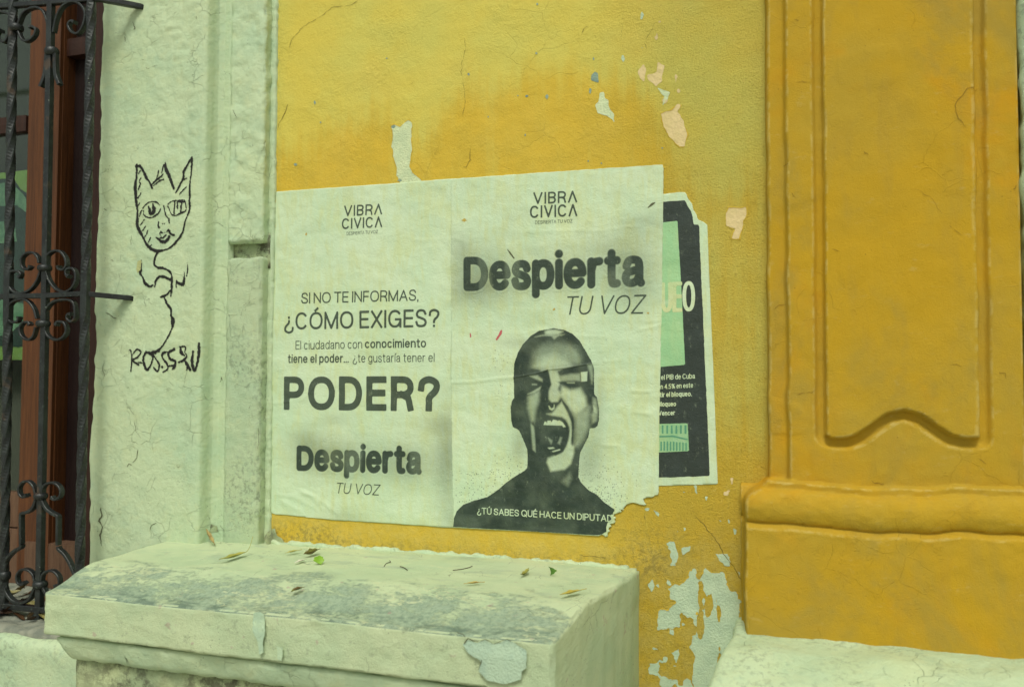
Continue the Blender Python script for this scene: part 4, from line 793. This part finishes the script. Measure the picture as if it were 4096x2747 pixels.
crR = crease_fn([([(45, 435), (200, 430), (390, 405), (480, 400)], Zq, .0022, .003), ([(480, 400), (640, 370), (720, 345), (860, 330), (1040, 300), (1230, 280)], Zq, .0014, .0022), ([(1300, 490), (1429, 500)], Zq, .0022, .003), ([(1320, 640), (1429, 655)], Zq, .0022, .003), ([(1355, 510), (1280, 680), (1200, 840)], Zq, .0012, .003), ([(520, 95), (720, 60)], Zq, .0012, .003), ([(930, 110), (1130, 120)], Zq, .0012, .003), ([(1100, 870), (1200, 875)], Zq, .0018, .003), ([(60, 90), (60, 200)], Zq, .0012, .004), ([(130, 655), (250, 690)], Ze, .0012, .004), ([(900, 590), (1300, 600), (1600, 560)], Ze, .0010, .004), ([(1690, 1330), (1810, 1325)], Ze, .0012, .002), ([(1650, 1400), (1810, 1370)], Ze, .0014, .003), ([(200, 400), (240, 900)], Ze, .0012, .003), ([(650, 600), (1000, 610)], Ze, .0008, .004)])
def sheetL(x, z): return wall_y(x, z)-.0022-wrinkle(x, z)-crL(x, z)
def sheetR(x, z): return wall_y(x, z)-.0034-wrinkle(x+3, z)-crR(x, z)
def gauss(px, f, rx, ry, a):
    c = xz(*f(*px)); k = 1/1533.
    return lambda x, z: a*np.exp(-((x-c[0])/(rx*k))**2-((z-c[1])/(ry*k))**2)
hL = [gauss((1480, 780), Zc, 70, 190, .26), gauss((1370, 580), Zc, 80, 40, .22), gauss((1440, 920), Zc, 60, 160, .22), gauss((420, 800), Zc, 130, 90, .26), gauss((780, 860), Zc, 260, 95, .30), gauss((1150, 890), Zc, 90, 80, .28), gauss((640, 1310), Zc, 110, 40, .2), gauss((580, 540), Zc, 90, 30, .10), gauss((1500, 1330), Zc, 60, 60, .24), gauss((330, 700), Zc, 60, 50, .18), gauss((1568, 900), Za, 45, 90, .22)]
hR = [gauss((330, 950), Ze, 120, 120, .30), gauss((900, 960), Ze, 330, 90, .26), gauss((1580, 900), Ze, 100, 110, .30), gauss((200, 760), Ze, 50, 60, .22), gauss((1700, 540), Ze, 110, 45, .24), gauss((650, 480), Ze, 80, 30, .08), gauss((250, 1100), Ze, 140, 60, .2), gauss((1400, 730), Ze, 140, 60, .16), gauss((60, 680), Ze, 40, 60, .16), gauss((1600, 1120), Ze, 80, 70, .2),
      gauss((520, 880), Zq, 40, 70, .34), gauss((1000, 900), Zq, 60, 80, .26), gauss((1075, 560), Zq, 30, 140, .22), gauss((530, 160), Zq, 90, 25, .2), gauss((1000, 1040), Zq, 60, 60, .22), gauss((590, 520), Ze, 30, 30, .05)]
def haloL(x, z): return np.clip(sum(h(x, z) for h in hL), 0, .5)
def haloR(x, z): return np.clip(sum(h(x, z) for h in hR), 0, .5)
sk = [gauss((330, 1130), Zq, 120, 60, .5), gauss((150, 1240), Zq, 90, 40, .4), gauss((1080, 1130), Zq, 90, 90, .48), gauss((480, 1030), Zq, 90, 40, .3), gauss((1150, 1240), Zq, 50, 60, .6), gauss((400, 400), Zq, 45, 110, .14), gauss((400, 250), Zq, 60, 60, .1), gauss((1040, 170), Zq, 40, 60, .12), gauss((800, 1000), Zq, 60, 30, .3)]
def speckR(x, z): return np.clip(sum(g(x, z) for g in sk), 0, .6)
zero = lambda x, z: 0*x
pL = thing('text_poster', 'pale poster with centred black slogans and the big word PODER?', 'poster', (*atY(1450, 2090, 0)[:2], 1.15))
PLp = np.array(poly_px([(1106, 767), (1500, 739), (1830, 714), (1826, 1400), (1824, 2110), (1600, 2095), (1330, 2078), (1180, 2062), (1105, 2056), (1086, 2050), (1088, 1700), (1096, 1200)]))
decal('sheet', pL, MPOST, lambda X, Z: poly_sd(X, Z, PLp)+.0006*noise(X*60, 1, Z*60), bb(PLp), .0048, sheetL, {'ink': haloL, 'speck': zero}, .0025)
tL = lambda x, z: sheetL(x, z)-.0005
def LT(name, txt, f, a, b, c, w, **k): return letters(name, txt, f(*a), f(*b), f(*c), w, pL, MPOST, tL, **k)
LT('logo', 'VIBR^', Za, (640, 425), (941, 408), (640, 340), .145, gap=.12); LT('logo', 'CIVIC^', Za, (625, 525), (941, 508), (625, 441), .145, gap=.12); LT('logo', 'DESPIERT^ TU VOZ', Za, (662, 571), (906, 556), (662, 546), .11, gap=.12)
LT('slogan', 'SI NO TE INFORMAS,', Za, (306, 1107), (1229, 1084), (306, 1022), .12, gap=.075, space=.20); LT('slogan', '¿CÓMO EXIGES?', Za, (174, 1312), (1392, 1289), (174, 1178), .13, gap=.085, space=.24)
LT('body_text', 'El ciudadano con', Za, (262, 1466), (787, 1458), (262, 1398), .092, gap=.10); LT('body_text', 'conocimiento', Za, (808, 1456), (1286, 1449), (808, 1388), .155, gap=.08)
LT('body_text', 'tiene el poder...', Zc, (203, 102), (678, 98), (203, 34), .15, gap=.09); LT('body_text', '¿te gustaría tener el', Zc, (710, 97), (1352, 92), (710, 30), .092, gap=.11)
LT('headline', 'PODER?', Zc, (168, 467), (1396, 480), (168, 207), .195, gap=.11)
LT('tagline', 'TU VOZ', Zc, (573, 1120), (917, 1136), (573, 1036), .085, gap=.10, shear=.2, space=.26)
soft_word('stencil_word', 'Despierta', Zc(268, 944), Zc(1252, 974), Zc(268, 746), .225, pL, tL, haloL, .015, lambda t: .0*t, 'sprayed bold lettering reading Despierta')

pR = thing('portrait_poster', 'pale poster with a halftone print of a shouting shaven headed person, its lower corner torn', 'poster', (*atY(2100, 2120, 0)[:2], 1.15))
PRp = np.array(poly_px([(1806, 717), (2200, 690), (2600, 663), (2651, 660), (2655, 680), (2648, 1200), (2638, 1700), (2635, 1975)]+[zm(2400, 1850, 1.748)(*p) for p in [(412, 222), (375, 228), (380, 240), (345, 240), (300, 248), (310, 275), (335, 300), (280, 290), (230, 275), (190, 290), (165, 318), (130, 335), (170, 325), (150, 345), (112, 352), (95, 372), (125, 375), (98, 398), (120, 415), (62, 430), (90, 445), (50, 455), (75, 475), (50, 490), (60, 512), (40, 516), (14, 500), (0, 512)]]+[(2200, 2128), (1815, 2108), (1806, 1500)]))
decal('sheet', pR, MPOST, lambda X, Z: poly_sd(X, Z, PRp)+.0012*fbm(X*90, 1, Z*90, 3), bb(PRp), .0042, sheetR, {'ink': haloR, 'speck': speckR}, .0025)
tR = lambda x, z: sheetR(x, z)-.0005
def RT_(name, txt, f, a, b, c, w, **k): return letters(name, txt, f(*a), f(*b), f(*c), w, pR, MPOST, k.pop('yf', tR), **k)
RT_('logo', 'VIBR^', Ze, (783, 384), (1141, 369), (783, 289), .145, gap=.12); RT_('logo', 'CIVIC^', Ze, (757, 497), (1141, 480), (757, 398), .145, gap=.12); RT_('logo', 'DESPIERT^ TU VOZ', Ze, (800, 546), (1100, 532), (800, 518), .11, gap=.12)
RT_('tagline', 'TU VOZ', Ze, (1030, 1280), (1673, 1270), (1030, 1130), .085, gap=.10, shear=.2, space=.26)
soft_word('stencil_word', 'Despierta', Ze(215, 1087), Ze(1690, 1050), Ze(215, 812), .22, pR, tR, haloR, .015, lambda t: -.02*np.sin(t*3.1), 'sprayed bold lettering reading Despierta')
# printed portrait: silhouette with tone areas
ZA = zm(2030, 1300, 3.92); q4 = lambda pts: [Zq(*p) for p in pts]
SIL = [ZA(*p) for p in [(730, 50), (900, 80), (1030, 140), (1130, 240), (1230, 400), (1320, 560), (1362, 680), (1365, 1080), (1410, 1130), (1440, 1300), (1440, 1480), (1420, 1570), (1380, 1605), (1295, 1615), (1270, 1750), (1220, 1850), (1160, 1960), (1140, 2020), (1125, 2200), (1115, 2380), (1160, 2460), (1260, 2570)]]+q4([(1060, 1215), (1110, 1265), (1185, 1318), (1172, 1345), (1150, 1360), (1165, 1385), (1140, 1400), (1125, 1440), (1128, 1470), (1095, 1490), (1060, 1496), (560, 1466), (62, 1437), (66, 1380), (85, 1330), (130, 1285), (200, 1258), (300, 1230), (380, 1175), (430, 1130), (480, 1095), (520, 1070), (560, 1045), (575, 1030), (578, 960), (575, 900), (560, 860), (520, 770), (505, 757), (475, 745), (463, 700), (460, 610), (470, 560), (485, 540), (480, 400), (485, 310), (510, 230), (545, 170), (600, 110), (660, 75)])
SILp = np.array(poly_px(SIL))
TONE = [([(590, 100), (640, 75), (760, 75), (880, 100), (800, 150), (700, 160), (600, 150)], .12, 18), ([(690, 165), (810, 165), (740, 225)], .35, 14), ([(430, 190), (560, 150), (900, 145), (860, 165), (560, 170)], .45, 12),
        ([(440, 420), (560, 310), (800, 270), (980, 290), (1100, 400), (1150, 520), (1130, 590), (980, 650), (700, 700), (560, 720), (470, 690), (390, 650)], .58, 60), ([(450, 640), (560, 520), (740, 450), (900, 540), (980, 640), (680, 700), (540, 700)], .1, 60), ([(980, 350), (1060, 400), (1140, 560), (1100, 590), (1040, 480)], .5, 30),
        ([(380, 690), (480, 695), (600, 760), (560, 850), (430, 800), (330, 800)], 1, 15), ([(360, 800), (480, 790), (560, 850), (560, 890), (460, 850)], .38, 15), ([(390, 918), (470, 922), (470, 938), (390, 938)], .5, 8), ([(320, 1080), (400, 1040), (540, 955), (530, 1000), (420, 1060)], .3, 12),
        ([(650, 700), (780, 720), (850, 860), (800, 1000), (850, 1100), (800, 1200), (700, 1210), (650, 1160), (650, 1050), (690, 930), (660, 820)], .14, 18), ([(560, 720), (640, 695), (668, 820), (690, 930), (645, 1000), (640, 1160), (660, 1220), (760, 1215), (850, 1220), (850, 1260), (760, 1260), (640, 1400), (460, 1400), (500, 1180), (520, 1000), (560, 900)], 1, 12),
        ([(800, 740), (870, 690), (1000, 660), (1330, 600), (1280, 720), (1150, 735), (900, 768)], 1, 10), ([(830, 800), (1000, 765), (1150, 760), (1150, 870), (850, 880)], .42, 20), ([(800, 890), (1180, 890), (1200, 960), (1000, 1005), (900, 970)], 1, 10), ([(930, 895), (1060, 895), (1060, 912), (950, 910)], .3, 8), ([(1260, 620), (1340, 610), (1350, 800), (1330, 920), (1300, 760)], .42, 20), ([(1157, 738), (1262, 725), (1255, 880), (1165, 885)], 0, 3),
        ([(860, 955), (1000, 1018), (1150, 990), (1230, 1120), (1250, 1260), (1180, 1360), (1080, 1420), (1000, 1330), (920, 1220), (830, 1110)], .06, 30), ([(1030, 1400), (1180, 1340), (1290, 1280), (1280, 1600), (1200, 1800), (1100, 1900), (1055, 1900), (1060, 1500)], .48, 40), ([(330, 1120), (500, 1030), (500, 1170), (450, 1330), (420, 1500), (380, 1500), (320, 1300)], .36, 32), ([(370, 1540), (420, 1600), (440, 1800), (445, 1990), (400, 1950), (380, 1750)], .45, 12),
        ([(700, 1380), (790, 1270), (860, 1200), (930, 1330), (1000, 1480), (1020, 1700), (1000, 1850), (1050, 1900), (1050, 2000), (1000, 2170), (900, 2260), (680, 2290), (620, 2150), (640, 2080), (850, 2000), (930, 1900), (970, 1750), (975, 1600), (920, 1480), (860, 1440), (720, 1420), (620, 1390)], .12, 18), ([(850, 1150), (880, 1190), (950, 1270), (1040, 1450), (1045, 1600), (1020, 1900), (1005, 1800), (1020, 1550), (960, 1380), (880, 1230)], 1, 7),
        ([(560, 1480), (720, 1430), (860, 1450), (940, 1530), (975, 1650), (940, 1850), (880, 1980), (760, 2040), (600, 1980), (520, 1700)], 1, 8), ([(568, 1562), (585, 1510), (612, 1512), (618, 1545), (630, 1495), (680, 1495), (694, 1520), (720, 1478), (780, 1490), (788, 1500), (820, 1490), (870, 1520), (890, 1550), (920, 1595), (880, 1600), (860, 1572), (780, 1572)], .03, 4), ([(635, 1918), (720, 1908), (750, 1930), (660, 1942)], .1, 6), ([(700, 1972), (830, 1938), (834, 1956), (720, 1988)], .08, 5), ([(640, 1760), (710, 1810), (690, 1870), (650, 1800)], .6, 12), ([(830, 1750), (860, 1760), (830, 1870), (790, 1850)], .6, 12),
        ([(1345, 1130), (1400, 1150), (1425, 1350), (1400, 1500), (1340, 1540), (1320, 1400), (1370, 1330), (1340, 1220)], .5, 20), ([(1350, 1250), (1390, 1300), (1400, 1370), (1360, 1350)], .1, 12), ([(645, 1262), (660, 1262), (690, 1305), (725, 1290), (735, 1245), (748, 1245), (742, 1310), (700, 1340), (660, 1315)], .1, 5), ([(860, 2450), (980, 2310), (1010, 2400), (950, 2520)], .7, 30)]
TONEp = [(np.array(poly_px([ZA(*p) for p in P])), v, b/3.92/1533*1.6) for P, v, b in TONE]
def portrait_ink(x, z):
    k = np.ones(np.shape(x))*.97
    for P, v, b in TONEp:
        m = sstep(-b, b, poly_sd(x, z, P)); k = k*(1-m)+(.15+.78*v if v < .98 else .97)*m
    ht = np.sin((x+z)*2*math.pi/.0042)*np.sin((x-z)*2*math.pi/.0042)     # halftone screen
    k = np.clip(k+.05*fbm(x*30, 2.2, z*30, 3)*2+.14*ht*np.clip(4*k*(1-k), 0, 1), 0, 1)
    dots = (noise(x*170, 3.3, z*170) > .78)*sstep(.2, .5, noise(x*14, 8., z*14)+.25); return np.clip(k*(1-.4*dots*sstep(1.62, 1.68, z)), 0, 1)
po = decal('portrait', pR, MPOST, lambda X, Z: poly_sd(X, Z, SILp)+.0005*noise(X*300, 1, Z*300), bb(SILp), .00125, lambda x, z: sheetR(x, z)-.0007, {'ink': portrait_ink, 'speck': zero}); po['label'] = 'black halftone print of a screaming face and bare shoulders'
pR_save = pR; pR = po; RT_('caption', '¿TÚ SABES QUÉ HACE UN DIPUTAD', Zq, (226, 1348), (1170, 1403), (226, 1302), .145, gap=.065, space=.22, yf=lambda x, z: sheetR(x, z)-.0013, attrs={'ink': lambda x, z: .05+0*x, 'speck': zero})
pR = pR_save
M_RED = plain('red_paint_fleck', srgb(190, 98, 100), .6)
brush('paint_fleck', [[(395, 75, 6), (385, 100, 8), (362, 135, 5)]], Zq, 1.7427, pR, M_RED, tR, 0., .0006)
brush('paint_fleck', [[(180, 95, 3), (182, 115, 5)]], Zq, 1.7427, pR, M_RED, tR, 0., .0004)
M_HOLE = plain('wall_showing_through', srgb(188, 164, 84), .8)
for p, r in [((225, 515), 12), ((952, 1237), 8), ((1716, 1266), 4)]:
    c = Ze(*p); patch('torn_hole', poly_px([(c[0]-r, c[1]), (c[0], c[1]-r*.7), (c[0]+r*.8, c[1]), (c[0], c[1]+r*.6)]), M_HOLE, pR, amp=.0015, res=.001, fr=200, yf=tR)
c = Za(344, 562); patch('torn_hole', poly_px([(c[0]-4, c[1]), (c[0], c[1]-8), (c[0]+4, c[1]), (c[0], c[1]+8)]), M_HOLE, pL, amp=.0008, res=.001, fr=200, yf=tL)
brush('scratch', [[(575, 752, 3), (600, 785, 6), (625, 820, 5)]], Ze, 2.033, pR, M_DARKW, tR, 0., .0005)
brush('scratch', [[(1715, 408, 3), (1745, 385, 8), (1770, 370, 3)]], Ze, 2.033, pR, M_DARKW, tR, 0., .0005)

# ------------------------------------------------------------------ black poster, half covered
pB = thing('black_poster', 'black poster with wide pale border and green picture, half covered by the portrait poster', 'poster', (*atY(2700, 1940, 0)[:2], 1.2))
sheetB = lambda x, z: wall_y(x, z)-.0014-.0005*fbm(x*20, 8.8, z*25, 3)
PBp = np.array(poly_px([(100, 100), (183, 92), (296, 82), (300, 110), (325, 140), (330, 170), (345, 190), (350, 215), (375, 225), (397, 240), (410, 560), (425, 900), (448, 1490), (300, 1494), (100, 1500)], Zb))
at0 = {'ink': zero, 'speck': zero}
decal('sheet', pB, MPOST, lambda X, Z: poly_sd(X, Z, PBp)+.0022*fbm(X*80, 1, Z*80, 3)*sstep(1.93, 1.99, Z), bb(PBp), .005, sheetB, at0, .0012)
fB = lambda o: (lambda x, z: sheetB(x, z)-o)
def bp(name, P, mat, off, ink, amp=.0006):
    P = np.array(poly_px(P, Zb)); return decal(name, pB, mat, lambda X, Z: poly_sd(X, Z, P)+amp*fbm(X*90, 1, Z*90, 3), bb(P), .004, fB(off), {'ink': lambda x, z: ink+0*x, 'speck': zero})
bp('black_panel', [(110, 133), (183, 130), (288, 122), (303, 150), (318, 175), (328, 212), (332, 240), (357, 240), (375, 640), (410, 1450), (110, 1459)], MPB, .0005, .97, .0012)
bp('green_picture', [(110, 236), (183, 230), (253, 222), (272, 540), (291, 915), (110, 930)], M_GREEN, .0008, .0)
bpic = bp('building_picture', [(110, 1202), (165, 1200), (303, 1196), (310, 1330), (110, 1340)], M_GREEN, .0008, .1)
M_DG = plain('dark_green_print', srgb(96, 150, 122)); 
for k in range(9):
    x = 172+k*15; patch('column', poly_px([(x, 1282+abs(k-2)*1.2), (x+7, 1282+abs(k-2)*1.2), (x+7, 1328), (x, 1329)], Zb), M_DG, bpic, amp=.0004, res=.0018, yf=fB(.0011))
for k in range(6): x = 178+k*22; patch('arcade_window', poly_px([(x, 1206), (x+9, 1206), (x+9, 1246), (x, 1246)], Zb), M_DG, bpic, amp=.0004, res=.0018, yf=fB(.0011))
patch('cornice', poly_px([(120, 1258), (230, 1254), (306, 1272), (306, 1278), (230, 1262), (120, 1266)], Zb), M_DG, bpic, amp=.0005, res=.0018, yf=fB(.0012))
pale = {'ink': lambda x, z: 0*x, 'speck': zero}
def BT(name, txt, a, b, c, w, off=.0011, mat=None, **k): return letters(name, txt, Zb(*a), Zb(*b), Zb(*c), w, pB, mat or MPOST, fB(off), attrs=pale, **k)
M_PRT = m_poster('faded_letter_print', tint=(srgb(204, 210, 158), srgb(192, 208, 156)), yellowing=.5)
BT('big_letters', 'O', (279, 670), (338, 668), (279, 503), .23); BT('big_letters', 'UE', (176, 676), (276, 672), (176, 508), .25, .0012, M_PRT, gap=.04)
BT('body_text', 'el PIB de Cuba', (175, 988), (338, 981), (175, 963), .13, gap=.1); BT('body_text', 'un 4.5% en este', (160, 1033), (329, 1025), (160, 1009), .14, gap=.1); BT('body_text', 'tir el bloqueo.', (168, 1071), (323, 1066), (168, 1047), .17, gap=.09); BT('body_text', 'Bloqueo', (160, 1116), (247, 1114), (160, 1093), .17, gap=.09); BT('body_text', 'Vencer', (163, 1160), (242, 1157), (163, 1137), .17, gap=.09)

# ------------------------------------------------------------------ leaves, twigs and scraps on the ledge
def leaf(name, label, p0, p1, width, ca, cb, group=None, curl=.25, lift=.004, z=1.077, stem=.25, up=0., fold=.3, heading=None):
    """pointed leaf from stalk p0 to tip p1 (world points), folded along its midrib and curled"""
    p0 = np.array(p0); p1 = np.array(p1); L = np.linalg.norm(p1-p0); ax = (p1-p0)/L; sd_ = np.cross([0, 0, 1.], ax); sd_ /= np.linalg.norm(sd_); nn = np.cross(ax, sd_)
    n = 14; V = []; Fc = []
    for i in range(n+1):
        t = i/n; w = width*.85*(math.sin(math.pi*t**.8))**.8*.5; w *= 1+.14*math.sin(t*17+L*300); hgt = lift*(math.sin(math.pi*t)*.6+.4)+curl*L*(t-.5)**2
        for k in (-1, -.5, 0, .5, 1):
            V.append(ax*(L*t)+sd_*(w*k*(.9 if k > 0 else .75)+.12*width*math.sin(t*2.6))+nn*(hgt+fold*abs(k)*w+.0006*math.sin(9*t+k*3)))
    for i in range(n):
        for k in range(4): a = i*5+k; Fc.append([a, a+1, a+6, a+5])
    m = len(V); V2 = [v-nn*.0006 for v in V]; V += V2; Fc += [[d+m, c+m, b+m, a+m] for a, b, c, d in Fc]
    root = thing(name, label, 'leaf', p0.tolist(), group)
    V = np.array(V)
    mt = m_leaf(name+'_skin', ca, cb)
    me = link('blade', V, Fc, mt); me.parent = root
    if stem:
        S = []; F2 = []; pts = [(-ax*(stem*L*t))+nn*(lift*.4+curl*L*.25+.012*t*t*up) for t in np.linspace(0, 1, 6)]
        for p in pts:
            for k in range(5): a = 2*math.pi*k/5; S.append(p+sd_*math.cos(a)*.0009+np.array([0, 0, 1])*math.sin(a)*.0009)
        for i in range(5):
            for k in range(5): F2.append([i*5+k, i*5+(k+1) % 5, i*5+5+(k+1) % 5, i*5+5+k])
        o = link('stalk', S, F2, mt); o.parent = root
    return root
def lz(px, py, z=1.077): return atZ(px, py, z)
yel, olv, grn, brn, tan = srgb(176, 170, 82), srgb(120, 122, 58), srgb(118, 160, 40), srgb(86, 58, 36), srgb(172, 152, 96)
leaf('fallen_leaf', 'long pale yellow leaf on the ledge below the pilaster', lz(984, 2218), lz(874, 2247), .026, yel, srgb(158, 158, 84), stem=.25, up=3, fold=.55)
leaf('fallen_leaf', 'thin pale leaf lying against the yellow wall near the pilaster', lz(1198, 2205), lz(1138, 2217), .016, srgb(182, 176, 104), yel, stem=.15, fold=.4)
leaf('fallen_leaf', 'curled olive brown leaf beside the bright green one', lz(1272, 2210), lz(1212, 2228), .028, olv, srgb(112, 92, 54), stem=.15, fold=.9, curl=.5)
leaf('fallen_leaf', 'bright green heart shaped leaf on the ledge', lz(1283, 2258), lz(1282, 2222, 1.095), .036, grn, srgb(140, 172, 50), stem=.2, fold=.2, curl=.1)
leaf('fallen_leaf', 'small green tipped brown leaf on the grey front slope', lz(1166, 2373, 1.058), lz(1220, 2354, 1.064), .018, srgb(120, 130, 48), srgb(98, 80, 44), stem=0, fold=.5, curl=.4)
leaf('fallen_leaf', 'slim straw coloured leaf in the middle of the ledge', lz(1932, 2334), lz(1854, 2340), .012, srgb(196, 176, 100), srgb(150, 110, 60), stem=.1, fold=.5)
leaf('fallen_leaf', 'yellow green curled leaf left of the dark green folded one', lz(2112, 2290), lz(2080, 2312), .016, srgb(176, 170, 84), olv, stem=.1, fold=.7, curl=.6)
leaf('fallen_leaf', 'dark green folded leaf near the right end of the ledge', lz(2200, 2300), lz(2190, 2266, 1.098), .030, srgb(84, 128, 50), srgb(100, 140, 58), stem=.15, fold=.6, curl=.1)
leaf('fallen_leaf', 'yellow leaf with a long tip at the ledge right corner', lz(2322, 2368), lz(2238, 2386), .020, srgb(190, 176, 76), srgb(170, 150, 70), stem=.3, fold=.5)
leaf('fallen_leaf', 'dry tan leaf wedged upright in the pilaster corner', (*atY(856, 2172, -.10)[:2], 1.078), atY(826, 2118, -.06), .016, tan, srgb(138, 116, 70), stem=.1, fold=.5, curl=.15)
pc = leaf('paper_scrap', 'crumpled white paper scrap on the ledge by the green leaf', lz(1219, 2241), lz(1176, 2254), .015, srgb(226, 222, 200), srgb(206, 204, 182), stem=0, fold=.4, curl=.2, lift=.003); pc['category'] = 'paper'
def twig(label, P):
    pts = [lz(*p)+np.array([0, 0, .002]) for p in P]; c = np.array(pts[0]); t = thing('twig', label, 'twig', c.tolist()); V = []; Fc = []
    Q = crom(np.array(pts)-c, 4)
    for i, p in enumerate(Q):
        for k in range(5): a = 2*math.pi*k/5; V.append(p+np.array([.3*math.cos(a), math.cos(a), math.sin(a)])*.0011)
    for i in range(len(Q)-1):
        for k in range(5): Fc.append([i*5+k, i*5+(k+1) % 5, i*5+5+(k+1) % 5, i*5+5+k])
    o = link('stem', V, Fc, plain('twig_bark', srgb(74, 60, 46))); o.parent = t
twig('tiny forked twig in the middle of the ledge', [(1536, 2268), (1546, 2255), (1562, 2250), (1558, 2244)])
twig('short curved twig on the ledge', [(1600, 2268), (1615, 2272), (1630, 2282)])
twig('longest thin dark twig on the ledge near the wall', [(1812, 2283), (1850, 2278), (1875, 2272), (1889, 2266)])
# heap of dry leaves on the window sill
heap = [srgb(104, 78, 46), srgb(84, 58, 36), srgb(132, 112, 62), srgb(70, 50, 34), srgb(150, 140, 84)]
protos = []
for k, c in enumerate(heap):
    a = leaf('dry_leaf', 'dry curled leaf in the heap on the sill behind the window grille', (0, 0, 0), (.062, 0, 0), .026+.003*k, c, tuple(v*.7 for v in c), 'dry leaves heaped on the window sill', .35+.1*k, .003, stem=.12, fold=.35+.1*k); protos.append(a)
used = set()
for k in range(34):
    src = protos[k % 5]; first = (k % 5) not in used; used.add(k % 5)
    r = src if first else src.copy()
    if not first:
        COL.objects.link(r)
        for ch in src.children: c2 = ch.copy(); COL.objects.link(c2); c2.parent = r
    if k < 26: r.location = (-2.0-.36*random.random()**.8, -.11+.19*random.random(), .846+.022*random.random())
    else: r.location = (-2.04-.22*random.random(), -.20+.04*random.random(), .846)
    r.rotation_euler = (random.uniform(-.5, .5), random.uniform(-.5, .3), random.uniform(0, 6.28))
